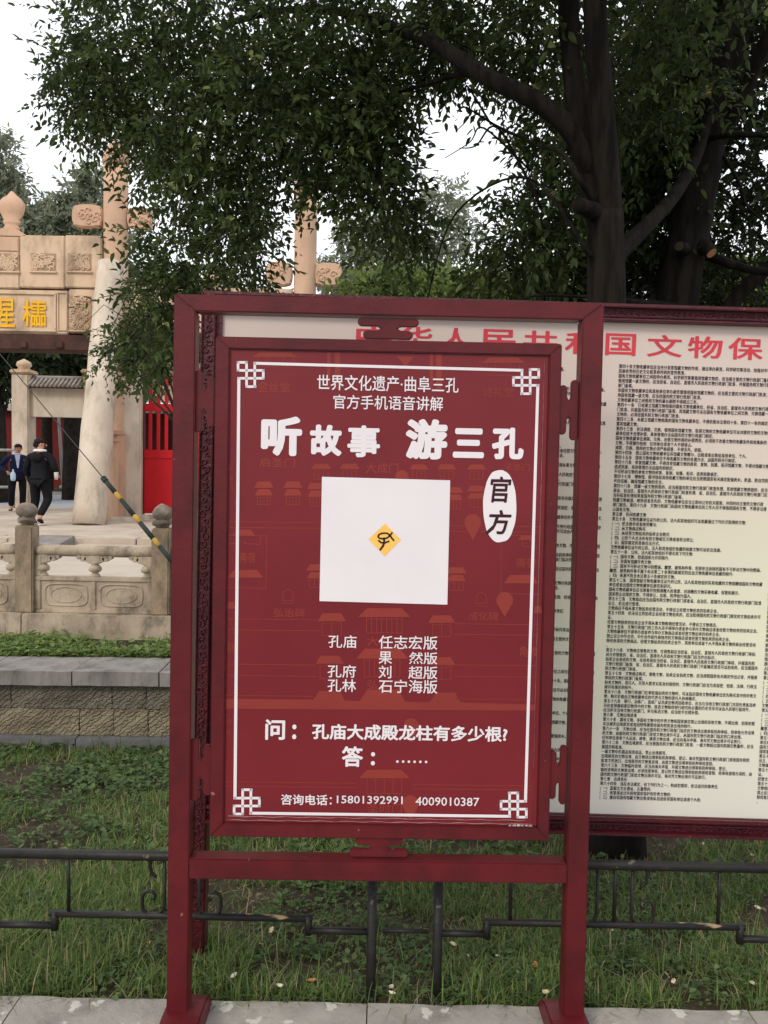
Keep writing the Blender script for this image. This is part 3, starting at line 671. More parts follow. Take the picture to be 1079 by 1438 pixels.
LAW = """第四十条文物收藏单位应当充分发挥馆藏文物的作用，通过举办展览、科学研究等活动，加强对中华
民族优秀的历史文化和革命传统的宣传教育。
国有文物收藏单位之间因举办展览、科学研究等需借用馆藏文物的，应当报主管的文物行政部门备案；
借用馆藏一级文物的，应当经省、自治区、直辖市人民政府文物行政部门批准，并报国务院文物行政
部门备案。
非国有文物收藏单位和其他单位举办展览需借用国有馆藏文物的，应当报主管的文物行政部门批准；借
用国有馆藏一级文物，应当经国务院文物行政部门批准。
文物收藏单位之间借用文物的最长期限不得超过三年。
第四十一条 已经建立馆藏文物档案的国有文物收藏单位，经省、自治区、直辖市人民政府文物行政部
门批准，并报国务院文物行政部门备案，其馆藏文物可以在国有文物收藏单位之间交换;交换馆藏一级
文物的，必须经国务院文物行政部门批准。
第四十二条 未建立馆藏文物档案的国有文物收藏单位，不得依照本法第四十条、第四十一条的规定处
置其馆藏文物。
第四十三条 依法调拨、交换、借用国有馆藏文物，取得文物的文物收藏单位可以对提供文物的文物收
藏单位给予合理补偿，具体管理办法由国务院文物行政部门制定。
国有文物收藏单位调拨、交换、出借文物所得的补偿费用，必须用于改善文物的收藏条件和收集新的
文物，不得挪作他用;任何单位或者个人不得侵占。
调拨、交换、借用的文物必须严格保管，不得丢失、损毁。
第四十四条 禁止国有文物收藏单位将馆藏文物赠与、出租或者出售给其他单位、个人。
第四十五条 国有文物收藏单位不再收藏的文物的处置办法，由国务院另行制定。
第四十六条 修复馆藏文物，不得改变馆藏文物的原状;复制、拍摄、拓印馆藏文物，不得对馆藏文物
造成损害。具体管理办法由国务院制定。
不可移动文物的单体文物的修复、复制、拍摄、拓印，适用前款规定。
第四十七条 博物馆、图书馆和其他收藏文物的单位应当按照国家有关规定配备防火、防盗、防自然损
坏的设施，确保馆藏文物的安全。
第四十八条 馆藏一级文物损毁的，应当报国务院文物行政部门核查处理。其他馆藏文物损毁的，应当
报省、自治区、直辖市人民政府文物行政部门核查处理;省、自治区、直辖市人民政府文物行政部门应
当将核查处理结果报国务院文物行政部门备案。
馆藏文物被盗、被抢或者丢失的，文物收藏单位应当立即向公安机关报案，并同时向主管的文物行政
部门报告。第四十九条 文物行政部门和国有文物收藏单位的工作人员不得借用国有文物，不得非法侵
占国有文物。
第五章 民间收藏文物
第五十条 文物收藏单位以外的公民、法人和其他组织可以收藏通过下列方式取得的文物:
(一)依法继承或者接受赠与;
(二)从文物商店购买;
(三)从经营文物拍卖的拍卖企业购买;
(四)公民个人合法所有的文物相互交换或者依法转让;
(五)国家规定的其他合法方式。
文物收藏单位以外的公民、法人和其他组织收藏的前款文物可以依法流通。
第五十一条 公民、法人和其他组织不得买卖下列文物:
(一)国有文物，但是国家允许的除外;
(二)非国有馆藏珍贵文物;
(三)国有不可移动文物中的壁画、雕塑、建筑构件等，但是依法拆除的国有不可移动文物中的壁画、
雕塑、建筑构件等不属于本法第二十条第四款规定的应由文物收藏单位收藏的除外;
(四)来源不符合本法第五十条规定的文物。
第五十二条 国家鼓励文物收藏单位以外的公民、法人和其他组织将其收藏的文物捐赠给国有文物收藏
单位或者出借给文物收藏单位展览和研究。
国有文物收藏单位应当尊重并按照捐赠人的意愿，对捐赠的文物妥善收藏、保管和展示。
国家禁止出境的文物，不得转让、出租、质押给外国人。
第五十三条 文物商店应当由国务院文物行政部门或者省、自治区、直辖市人民政府文物行政部门批准
设立，依法进行管理。
文物商店不得从事文物拍卖经营活动，不得设立经营文物拍卖的拍卖企业。
第五十四条 依法设立的拍卖企业经营文物拍卖的，应当取得国务院文物行政部门颁发的文物拍卖许可
证。
经营文物拍卖的拍卖企业不得从事文物购销经营活动，不得设立文物商店。
第五十五条 文物行政部门的工作人员不得举办或者参与举办文物商店或者经营文物拍卖的拍卖企业。
文物收藏单位不得举办或者参与举办文物商店或者经营文物拍卖的拍卖企业。
禁止设立中外合资、中外合作和外商独资的文物商店或者经营文物拍卖的拍卖企业。
除经批准的文物商店、经营文物拍卖的拍卖企业外，其他单位或者个人不得从事文物的商业经营活动
。
第五十六条 文物商店销售的文物，在销售前应当经省、自治区、直辖市人民政府文物行政部门审核;
对允许销售的，省、自治区、直辖市人民政府文物行政部门应当作出标识。
拍卖企业拍卖的文物，在拍卖前应当经省、自治区、直辖市人民政府文物行政部门审核，并报国务院
文物行政部门备案;省、自治区、直辖市人民政府文物行政部门不能确定是否可以拍卖的，应当报国务
院文物行政部门审核。
第五十七条 文物商店购买、销售文物，拍卖企业拍卖文物，应当按照国家有关规定作出记录，并报原
审核的文物行政部门备案。
拍卖文物时，委托人、买受人要求对其身份保密的，文物行政部门应当为其保密;但是，法律、行政法
规另有规定的除外。
第五十八条 文物行政部门在审核拟拍卖的文物时，可以指定国有文物收藏单位优先购买其中的珍贵文
物。购买价格由文物收藏单位的代表与文物的委托人协商确定。
第五十九条 银行、冶炼厂、造纸厂以及废旧物资回收单位，应当与当地文物行政部门共同负责拣选掺
杂在金银器和废旧物资中的文物。拣选文物除供银行研究所必需的历史货币可以由人民银行留用外，
应当移交当地文物行政部门。移交拣选文物，应当给予合理补偿。
第六章 文物出境进境
第六十条 国有文物、非国有文物中的珍贵文物和国家规定禁止出境的其他文物，不得出境;但是依照
本法规定出境展览或者因特殊需要经国务院批准出境的除外。
第六十一条 文物出境，应当经国务院文物行政部门指定的文物进出境审核机构审核。经审核允许出境
的文物，由国务院文物行政部门发给文物出境许可证，从国务院文物行政部门指定的口岸出境。
任何单位或者个人运送、邮寄、携带文物出境，应当向海关申报;海关凭文物出境许可证放行。
第六十二条 文物出境展览，应当报国务院文物行政部门批准;一级文物超过国务院规定数量的，应当
报国务院批准。
一级文物中的孤品和易损品，禁止出境展览。
出境展览的文物出境，由文物进出境审核机构审核、登记。海关凭国务院文物行政部门或者国务院的
批准文件放行。出境展览的文物复进境，由原文物进出境审核机构审核查验。
第六十三条 文物临时进境，应当向海关申报，并报文物进出境审核机构审核、登记。
临时进境的文物复出境，必须经原审核、登记的文物进出境审核机构审核查验;经审核查验无误的，由
国务院文物行政部门发给文物出境许可证，海关凭文物出境许可证放行。
第七章 法律责任
第六十四条 违反本法规定，有下列行为之一，构成犯罪的，依法追究刑事责任:
(一)盗掘古文化遗址、古墓葬的;
(二)故意或者过失损毁国家保护的珍贵文物的;
(三)擅自将国有馆藏文物出售或者私自送给非国有单位或者个人的;""".split('\n')
cache = {}
def law_column(a_left, z_top, z_bot, lines, width, mats, right_only=None):
    """dense column of law text: one printed sheet of lettering"""
    m = MB(); n = len(lines); pz = (z_top-z_bot)/(n-1); full = max(len(l) for l in lines); cw = width/full
    for i, ln in enumerate(lines):
        z = z_top-i*pz
        for j, ch in enumerate(ln):
            if ch == ' ': continue
            if right_only and j < full-right_only: continue
            if ch not in cache: cache[ch] = glyphs(ch, 1)
            V, Fs = cache[ch]; s_ = cw*.98 if ord(ch) > 255 else cw*.9
            xo = a_left+j*cw
            m.add([(xo+v[0]*s_, .0050, z+v[1]*pz*.92) for v in V], Fs)
            m.add([(xo+(v[0]+.045)*s_, .00495, z+(v[1]+.02)*pz*.92) for v in V], Fs)     # heavier weight
    return m
ztop = BD(960, 519)[1]; zbot = BD(900, 1124)[1]
aL = BD(857, 800)[0]; cwid = BD(1078, 800)[0]-BD(866, 800)[0]
law_column(aL, ztop, zbot, LAW, cwid*1.02, None).build('law_text', MT['ink'], pnl, local=True)
# neighbouring columns of the same notice: only their ends show beside the poster stand
mixl = LAW[37:]+LAW[:37]; mixl = [l if k % 11 not in (4, 9) else l[:18] for k, l in enumerate(mixl)]
law_column(aL-cwid*1.09, ztop, zbot, mixl, cwid*1.02, None, right_only=17).build('law_text', MT['ink'], pnl, local=True)
mix2 = LAW[60:]+LAW[:60]
m = law_column(aL+cwid*1.06, ztop, zbot, mix2, cwid*1.02, None); m.build('law_text', MT['ink'], pnl, local=True)

# ================================================================ the poster stand
yaw, lean, X0, D = 0.013866, 0.0175133, -0.56484135, 2.1748683
W = 1.14; H = 2.0
st = thing('poster_stand', 'maroon steel stand holding a framed red poster with white Chinese lettering', 'sign stand', (X0, D, 0), rot=(-lean, 0, yaw))
Ms = Matrix.Translation((X0, D, 0)) @ Euler((-lean, 0, yaw)).to_matrix().to_4x4(); Mi = Ms.inverted()
def SG(px, py, y=0.0):
    o = Mi @ Vector((0,0,CZ)); d = Mi.to_3x3() @ ray(px, py); t = (y-o.y)/d.y
    p = o+d*t; return p.x, p.z
pwid = .058; pd = .052
zc1 = SG(530, 1209)[1]; zc0 = SG(530, 1238)[1]
zt_in = SG(540, 443)[1]
def mk(name, x0, x1, y0, y1, z0, z1, bev=.0035, m='sign_red', par=None):
    return MB().box(x0, x1, y0, y1, z0, z1).build(name, MT[m], par or st, bevel=bev, local=True)
# posts and top bar are mitred at the corners
lp = MB().prism([(0,-.02),(pwid,-.02),(pwid,zt_in),(0,H)], 0, pd).build('post', MT['sign_red'], st, bevel=.003, local=True)
rp_ = MB().prism([(W-pwid,-.02),(W,-.02),(W,H),(W-pwid,zt_in)], 0, pd).build('post', MT['sign_red'], st, bevel=.003, local=True)
tb = MB().prism([(.0006,H),(pwid+.0006,zt_in),(W-pwid-.0006,zt_in),(W-.0006,H)], .0006, pd-.0006).build('top_bar', MT['sign_red'], st, bevel=.003, local=True)
mk('cross_bar', pwid-.001, W-pwid+.001, -.001, pd, zc0, zc1)
for (xa_, xb_) in ((-.008, pwid+.042), (W-pwid-.042, W+.008)):    # long runner feet with a bevelled top
    yk = -.22; m = MB()
    ke = KE-D-.012; prof = [(-.22,-.0),(ke,-.0),(ke,.022),(ke-.012,.040),(pd+.01,.062),(-.02,.066),(-.17,.055),(-.22,.02)]
    vs = [(xa_, p[0], p[1]) for p in prof]+[(xb_, p[0], p[1]) for p in prof]; k = len(prof)
    m.add(vs, [tuple(range(k-1,-1,-1)), tuple(range(k, 2*k))]+[(i, (i+1) % k, k+(i+1) % k, k+i) for i in range(k)])
    m.build('foot', MT['sign_red'], st, bevel=.006, local=True)
# inner panel
oL = SG(298.5, 800)[0]; oR = SG(781, 830)[0]; oT = SG(545, 477)[1]; oB = SG(530, 1179)[1]
iL = SG(318, 820)[0]; iR = SG(764, 830)[0]; iT = SG(545, 494)[1]; iB = SG(530, 1160)[1]
yf = .004; dpt = .036
pn = MB()
for q in ([(oL,oB),(oR,oB),(iR,iB),(iL,iB)], [(oR,oB),(oR,oT),(iR,iT),(iR,iB)], [(oR,oT),(oL,oT),(iL,iT),(iR,iT)], [(oL,oT),(oL,oB),(iL,iB),(iL,iT)]):
    MB().prism(q, yf, yf+dpt).build('panel_frame', MT['sign_red'], st, bevel=.0028, local=True)
yp = yf+.009
ps = MB().box(iL+.0006, iR-.0006, yp, yp+.02, iB+.0006, iT-.0006).build('poster', MT['poster'], st, local=True)
# curled clear film along the lower edge, glinting
m = MB()
for k, (dz, ex) in enumerate(((.006, .0), (.016, .02))):
    m.tube([(iL+.01+(iR-iL-.02-ex)*t/40, yp-.0012, iB+dz+.0012*math.sin(t*1.7+k)) for t in range(41)], [.0011+.0006*abs(math.sin(t*.9+k*2)) for t in range(41)], 5)
m.tube([(iR-.012, yp-.0012, iB+.008), (iR-.013, yp-.0012, iB+.4), (iR-.012, yp-.0012, iT-.01)], .0008, 4)
m.build('film_edge', mat('film_edge', (.30,.13,.13), (.16,.05,.055), 30, .25, spec=.7), ps, smooth=True, local=True)
# --- print layers
y1 = yp-.0007; y2 = yp-.0014; y3 = yp-.0021; y4 = yp-.0028
def poly(m, pts, y, depth=.0003):
    q = [SG(*p) for p in pts]
    area = sum(q[i][0]*q[(i+1) % len(q)][1]-q[(i+1) % len(q)][0]*q[i][1] for i in range(len(q)))
    if area < 0: q.reverse()
    m.add([(a, y, z) for a, z in q], [tuple(range(len(q)))])
def line(m, p, q, wpx, y, ext=0.0):
    dx, dy = q[0]-p[0], q[1]-p[1]; L = math.hypot(dx, dy) or 1; nx, ny = -dy/L*wpx/2, dx/L*wpx/2; ex, ey = dx/L*ext, dy/L*ext
    poly(m, [(p[0]+nx-ex,p[1]+ny-ey),(q[0]+nx+ex,q[1]+ny+ey),(q[0]-nx+ex,q[1]-ny+ey),(p[0]-nx-ex,p[1]-ny-ey)], y)
mp = MB(); yy = [0]
def fl(p, q, w_=1.1): line(mp, p, q, w_, y1)
def roof(cx, yt, wd, h):
    poly(mp, [(cx-wd*.5,yt+h),(cx-wd*.44,yt+h*.62),(cx-wd*.33,yt),(cx+wd*.33,yt),(cx+wd*.44,yt+h*.62),(cx+wd*.5,yt+h)], y1-.0003)
def pav(cx, yt, wd, h, n=3, two=False):
    rh = h*(.28 if two else .36); roof(cx, yt, wd, rh); y_ = yt+rh
    if two: roof(cx, y_+h*.05, wd*.95, rh); y_ += h*.05+rh
    bw = wd*.68
    for k in range(n+1): fl((cx-bw/2+bw*k/n, y_), (cx-bw/2+bw*k/n, yt+h))
    fl((cx-bw/2, yt+h), (cx+bw/2, yt+h)); fl((cx-bw/2, y_+2.5), (cx+bw/2, y_+2.5), .8)
for cx in (370, 411): pav(cx, 676, 27, 33, 4, True)
pav(444, 678, 26, 33, 4, True)
for cx in (451, 491): pav(cx, 651, 29, 22, 3)
for cx in (589, 628, 670): pav(cx, 652, 27, 21, 3)
pav(670, 682, 27, 31, 3, True); pav(640, 684, 22, 31, 3, True)
pav(445, 793, 30, 33, 3, True); pav(642, 797, 28, 33, 3, True)
for (a, b, y_) in ((322,452,733),(322,452,741),(630,762,738.5),(630,762,746.5),(318,450,870),(318,450,885.5),(640,758,877),(640,758,892),(318,445,934),(318,445,950),(640,755,935),(640,755,951),(313,500,1100),(313,500,1106),(580,750,1104),(580,750,1110),(316,440,978),(640,752,983)): fl((a, y_), (b, y_+(b-a)*.012), 1.0)
for s_ in (((320,752),(374,753)),((374,753),(373,827)),((318,826),(373,827)),((365,753),(365,765)),((343,764),(365,765)),((343,758),(343,764)),((320,764),(330,764)),
           ((705,755),(705,834)),((705,834),(762,836)),((735,752),(735,768)),((735,768),(760,769)),((705,752),(735,752)),((318,905),(332,905)),((322,870),(332,905))): fl(*s_)
roof(342, 744, 30, 8); roof(344, 801, 50, 11); roof(733, 808, 48, 12); roof(742, 752, 26, 7); roof(324, 846, 12, 10); roof(757, 852, 12, 10)
for cx, yb_ in ((404, 845), (677, 849)):
    pts = [(cx-7, yb_-2)]+[(cx-7*math.cos(k*PI/8), yb_-9-7*math.sin(k*PI/8)) for k in range(9)]+[(cx+7, yb_-2)]
    for a, b in zip(pts, pts[1:]): fl(a, b)
    fl((cx-9, yb_-1), (cx+9, yb_-1)); fl((cx-9, yb_+3), (cx+9, yb_+3), .8)
pav(466, 862, 40, 32, 2); pav(540, 855, 74, 35, 7); pav(621, 865, 38, 30, 2)
pav(463, 922, 40, 32, 2); pav(537, 912, 74, 40, 7); pav(621, 924, 38, 32, 2)
poly(mp, [(316,983),(440,984),(448,972),(478,972),(484,985),(505,986),(516,970),(560,970),(570,987),(603,988),(614,974),(640,974),(648,988),(754,991),(753,1000),(316,997)], y1)
pav(540, 1083, 72, 34, 4)
def pin(cx, yt, wd, h):
    pts = [(cx+wd/2*math.cos(a), yt+wd/2-wd/2*math.sin(a)) for a in [PI*k/10 for k in range(-1, 12)]]+[(cx, yt+h)]
    poly(mp, pts, y1-.0004)
pin(578, 1010, 22, 36); pin(577, 1119, 24, 37); pin(710, 832, 24, 36); pin(665, 722, 24, 38); pin(565, 660, 19, 12)
poly(mp, [(557,499),(582,500),(570,514)], y1)
for a in ((459,464),(470,478),(604,609),(613,621)): poly(mp, [(a[0],494),(a[1],494),(a[1],546),(a[0],546)], y1)
roof(386, 494, 66, 7); roof(708, 501, 62, 8)
for s_ in (((362,501),(362,512)),((412,501),(412,514)),((362,514),(412,515)),((375,501),(375,510)),((398,501),(398,511)),((685,509),(685,520)),((731,510),(731,524)),((685,526),(731,527)),((697,509),(697,518)),((718,509),(718,519))): fl(*s_)
for s_, bx in (('金丝堂',(361,407,535,550)),('诗礼堂',(679,723,543,557)),('大成门',(514,560,650,665)),('启圣门',(364,414,643,656)),('承圣门',(709,746,651,661)),('斋宿',(336,358,776,791)),('斋宿',(726,754,784,798)),
               ('弘治碑',(384,428,855,868)),('成化碑',(659,701,860,873)),('角楼',(731,757,909,924)),('角楼',(318,330,905,919)),('大中门',(516,562,895,909)),('弘道门',(516,562,956,970)),('圣时门',(516,565,1131,1144))):
    put_text(mp, s_, bx, SG, y1, fat=.012, n=5, res=1)
for ch, bx in (('观',(318,326,653,662)),('德',(318,326,668,677)),('门',(318,326,682,691)),('快',(317,325,1010,1020)),('睹',(317,325,1026,1036))): put_text(mp, ch, bx, SG, y1, res=1)
tag(mp.build('printed_map', MT['poster_map'], ps, local=True), kind='stuff')
# --- white border with interlaced corner knots
bd = MB(); bw_ = 4.2
cTL, cTR, cBR, cBL = (334.0,508.5), (757.5,518.5), (740.0,1149.5), (328.5,1145.0)
KN = [((137,120),(187,120)),((137,120),(137,167)),((137,167),(285,167)),((187,120),(187,262)),((187,262),(237,262)),((235,125),(235,262)),((285,167),(285,213)),((142,213),(285,213))]
def knot(corner, fx, fy):
    """offsets measured on the top left knot, mirrored for the other corners"""
    for (a, b) in KN:
        P = lambda q: (corner[0]+fx*(q[0]-139)/4.15, corner[1]+fy*(q[1]-122)/4.15)
        line(bd, P(a), P(b), 3.6, y2, 1.8)
    return (corner[0]+fx*(235-139)/4.15, corner[1]+fy*(125-122)/4.15), (corner[0]+fx*(142-139)/4.15, corner[1]+fy*(213-122)/4.15)
tl = knot(cTL, 1, 1); tr = knot(cTR, -1, 1); br = knot(cBR, -1, -1); bl = knot(cBL, 1, -1)
line(bd, tl[0], tr[0], 4.0, y2, 2); line(bd, bl[0], br[0], 4.0, y2, 2); line(bd, tl[1], bl[1], 4.4, y2, 1.8); line(bd, tr[1], br[1], 4.2, y2, 1.8)
bd.build('printed_border', MT['white_print'], ps, local=True)
# --- lettering
def T(s, bx, **k):
    m = MB(); k.setdefault('fat', .008); k.setdefault('n', 8); put_text(m, s, bx, SG, y2, **k); m.build('printed_line', MT['white_print'], ps, local=True)
T('世界文化遗产·曲阜三孔', (445,645,527,549)); T('官方手机语音讲解', (468,623,555,575))
T('孔庙', (461,501,893,911)); T('任志宏版', (532,615,894,913)); T('果', (532,551,916,934)); T('然版', (575,615,917,934))
T('孔府', (460,500,935,953)); T('刘', (532,550,936,954)); T('超版', (574,615,937,955)); T('孔林', (460,500,955,973)); T('石宁海版', (532,615,956,975))
big = dict(fat=.028, n=12)
T('问', (372,400,1012,1041), **big); T(':', (410,416,1019,1040), **big); T('孔庙大成殿龙柱有多少根?', (438,714,1020,1042), **big)
T('答', (480,510,1050,1079), **big); T(':', (521,527,1058,1077), **big); T('咨询电话：', (394,466,1118,1133), fat=.018)
T('15801392991', (473,566,1120,1131)); T('4009010387', (584,674,1122,1134)); T('孔庙景区出品', (715,749,1159,1165.5), res=1)
tx = MB()
for k in range(6):
    cx = 558.5+k*8.1; poly(tx, [(cx+1.9*math.cos(a*PI/4), 1071.5+k*.1+1.9*math.sin(a*PI/4)) for a in range(8)], y2)
tx.build('printed_dots', MT['white_print'], ps, local=True)
for ch, bx in (('听',(366,424,584,640)),('故',(435,480,596,640)),('事',(488,534,597,642)),('游',(570,629,588,645)),('三',(637,681,601,643)),('孔',(692,737,600,645))):
    m = MB(); put_text(m, ch, bx, SG, y2, fat=.05 if ch != '事' else .034, n=14, res=3); m.build('headline_character', MT['white_print'], ps, local=True)
# --- plain white square panel with the yellow lozenge emblem (its code pattern is left out)
wq = MB(); poly(wq, [(452,669.5),(633,674.5),(629,850),(448.5,845)], y2); wq.build('white_square', MT['white_print'], ps, local=True)
dq = MB(); poly(dq, [(541,735.5),(563.5,758.5),(540.5,781.5),(518,758)], y3); dq.build('yellow_lozenge', MT['logo_yellow'], ps, local=True)
gq = MB()
def stroke(pts, w0):
    for a, b in zip(pts, pts[1:]): line(gq, a, b, w0, y4, w0*.25)
Z = lambda x, y: (500+x/12.0, 700+y/12.0)
ov = [Z(470+95*math.cos(k*PI/8), 635+48*math.sin(k*PI/8)-.08*(95*math.cos(k*PI/8))) for k in range(17)]
stroke(ov, 2.3); stroke([Z(560,640),Z(585,620),Z(612,580)], 2.4); stroke([Z(575,625),Z(605,670),Z(640,712)], 2.6)
stroke([Z(475,670),Z(480,750),Z(455,810),Z(410,870)], 3.0); stroke([Z(382,712),Z(420,745),Z(465,755),Z(510,745),Z(560,725)], 2.4)
gq.build('emblem_strokes', MT['ink'], ps, local=True)
# --- white oval seal with 官方
sq = MB(); pts = []
for k in range(44):
    a = 2*PI*k/44; ca, sa = math.cos(a), math.sin(a); rr_ = 1+.025*noise.noise(Vector((ca*4, sa*4, 1)))
    pts.append((703+23.5*math.copysign(abs(ca)**.85, ca)*rr_-.035*51*sa*.0, 711+51*math.copysign(abs(sa)**.95, sa)*rr_))
poly(sq, pts, y2); sq.build('oval_seal', MT['white_print'], ps, local=True)
sg_ = MB(); put_text(sg_, '官', (687,716,669,706), SG, y3, fat=.020, n=8, slant=.10); put_text(sg_, '方', (683,715,716,751), SG, y3, fat=.022, n=8, slant=.16)
sg_.build('seal_lettering', MT['seal_ink'], ps, local=True)
# --- cloud-scroll brackets between panel and frame
def bracket(cx, cz, L_, Wd, rotq, flip=1):
    """H-shaped scroll: two staggered lobes at either end joined by a body; long axis vertical when rotq=0"""
    hw = Wd/2; lw = Wd*.20; m = MB(); pts = []
    def arc(x, z, r_, a0, a1, n=6): return [(x+r_*math.cos(a0+(a1-a0)*k/n), z+r_*math.sin(a0+(a1-a0)*k/n)) for k in range(n+1)]
    hl = L_/2; xl, xr = -hw+lw, hw-lw
    pts += arc(xr, hl-lw, lw, 0, PI)              # right top lobe (higher)
    pts += [(xr-lw, L_*.20), (0, L_*.15)]
    pts += [(xl+lw, L_*.22)] + arc(xl, hl*.82-lw, lw, 0, PI)
    pts += arc(xl, -hl*.82+lw, lw, PI, 2*PI)
    pts += [(xl+lw, -L_*.17), (0.0, -L_*.12), (xr-lw, -L_*.17)]
    pts += arc(xr, -hl+lw, lw, PI, 2*PI)
    q = []
    for x, z in pts:
        x *= flip
        if rotq: x, z = z, -x
        q.append((cx+x, cz+z))
    area = sum(q[i][0]*q[(i+1) % len(q)][1]-q[(i+1) % len(q)][0]*q[i][1] for i in range(len(q)))
    if area < 0: q.reverse()
    m.prism(q, .012, .026)
    return m.build('scroll_bracket', MT['sign_red'], st, bevel=.002, local=True)
def bk(x0, x1, y0, y1, rotq, flip=1):
    a0, a1 = SG(x0, (y0+y1)/2)[0], SG(x1, (y0+y1)/2)[0]; z1_, z0_ = SG((x0+x1)/2, y0)[1], SG((x0+x1)/2, y1)[1]
    if rotq: bracket((a0+a1)/2, (z0_+z1_)/2, a1-a0, z1_-z0_, True, flip)
    else: bracket((a0+a1)/2, (z0_+z1_)/2, z1_-z0_, a1-a0, False, flip)
bk(787, 814, 532, 618, False); bk(773, 798, 1049, 1133, False)
bk(272, 300, 519, 607, False, -1); bk(266, 296, 1040, 1128, False, -1)
bk(502, 589, 445, 475, True, -1); bk(491, 574, 1179, 1207, True, 1)

# ================================================================ low iron garden fence
YF = KE+.05
def FX(px): return onY(px, 1300, YF).x
def fz_(px, py): return onY(px, py, YF).z
railz = (fz_(100, 1199)+fz_(950, 1217.5))/2; midz = (fz_(255, 1287.5)+fz_(862, 1297))/2; lowz = (fz_(30, 1299)+fz_(1060, 1317.5)+fz_(490,1308))/3
def fence_panel(pxc, half, label, bars=(-150, 0, 150)):
    u_ = YF/F; xc = FX(pxc); xa_, xb_ = xc-half*u_, xc+half*u_
    t = thing('garden_fence', label, 'fence', (xc, YF, 0), group='low black iron fence sections along the kerb')
    for xx in (xa_, xb_):
        p = MB().tube([(xx, YF, -.25), (xx, YF, railz-.01)], .0145, 12).build('post', MT['steel'], t, smooth=True)
        MB().lathe([(.024,0),(.022,.008),(.0146,.014)], (xx, YF, -.012), 12).build('collar', MT['steel'], p, smooth=True)
    MB().tube([(xa_-.012, YF, railz), (xc, YF, railz+.001), (xb_+.012, YF, railz)], .0145, 12).build('top_rail', MT['steel'], t, smooth=True)
    st_ = 183*u_; m = MB(); rr_ = .0105
    m.tube([(xa_+.01, YF, lowz), (xc-st_-.004, YF, lowz)], rr_, 10); m.tube([(xc+st_+.004, YF, lowz), (xb_-.01, YF, lowz)], rr_, 10)
    m.tube([(xc-st_-.012, YF, midz), (xc+st_+.012, YF, midz)], rr_, 10)
    for sg in (-1, 1): m.tube([(xc+sg*st_, YF, lowz-.012), (xc+sg*st_, YF, midz+.008)], .0115, 10)
    m.build('stepped_rail', MT['steel_worn'], t, smooth=True)
    for b in bars: MB().tube([(xc+b*u_, YF, midz), (xc+b*u_, YF, railz)], .0055, 8).build('bar', MT['steel'], t, smooth=True)
    for sg in (-1, 1):      # scroll: upright with a curl at either end, turned outward
        def Q(x, y): return (xc+sg*x*u_, YF+.002, midz+(railz-midz)*(1-y/80.0))
        lower = [(25,8),(25,66),(27,72),(32,77),(40,78),(50,78),(55,74),(57,66),(57,56),(54,50),(48,47),(41,49),(38,54),(40,58),(44,58)]
        upper = [(25,12),(26,7),(30,3),(36,2),(42,3),(46,8),(46,16),(44,23),(40,27),(36,28)]
        m = MB(); m.tube([Q(*p) for p in lower], .0052, 7); m.tube([Q(*p) for p in upper], .0052, 7)
        m.build('scroll', MT['steel'], t, smooth=True)
    return t
fence_panel(255, 275, 'black iron fence section passing behind the left post of the poster stand', bars=(-163, 0))
fence_panel(862, 254, 'black iron fence section in front of the tree trunk under the notice board')
fence_panel(255-607, 275, 'black iron fence section farthest left along the kerb')
fence_panel(862+562, 254, 'black iron fence section farthest right along the kerb')
lk = thing('fence_link', 'short low iron bar joining the two fence posts under the middle of the poster', 'fence', (FX(569), YF, 0))
MB().tube([(FX(530)+.0145, YF, lowz+.004), (FX(608)-.0145, YF, lowz+.004)], .0065, 8).build('bar', MT['steel'], lk, smooth=True)

# ================================================================ people
def skin(name, J, E, mat_, parent, sub=2, scale=1.0, root=0):
    """J: list of ((x,y,z), r or (rx,ry)); E: edges; grows one continuous surface"""
    me = bpy.data.meshes.new(name); me.from_pydata([j[0] for j in J], E, [])
    o = bpy.data.objects.new(name, me); C.objects.link(o)
    md = o.modifiers.new('skin', 'SKIN'); md.use_smooth_shade = True
    for i, j in enumerate(J):
        r_ = j[1]; me.skin_vertices[0].data[i].radius = r_ if isinstance(r_, tuple) else (r_, r_)
        me.skin_vertices[0].data[i].use_root = (i == root)
    s_ = o.modifiers.new('sub', 'SUBSURF'); s_.levels = sub; s_.render_levels = sub
    dg = bpy.context.evaluated_depsgraph_get(); nm = bpy.data.meshes.new_from_object(o.evaluated_get(dg))
    bpy.data.objects.remove(o)
    nm.materials.clear(); nm.materials.append(mat_); nm.polygons.foreach_set('use_smooth', [True]*len(nm.polygons))
    return link(name, nm, parent)
def chain(J, E, pts, start=None):
    prev = start
    for p in pts:
        J.append(p); k = len(J)-1
        if prev is not None: E.append((prev, k))
        prev = k
    return prev
def ellipsoid(m, c, r, n=12, k=8):
    prof = [(math.sin(PI*i/k), -math.cos(PI*i/k)) for i in range(k+1)]
    base = len(m.v)
    mm = MB().lathe([(max(a, 1e-3), b) for a, b in prof], (0,0,0), n)
    m.add([(c[0]+x*r[0], c[1]+y*r[1], c[2]+z*r[2]) for x, y, z in mm.v], mm.f)
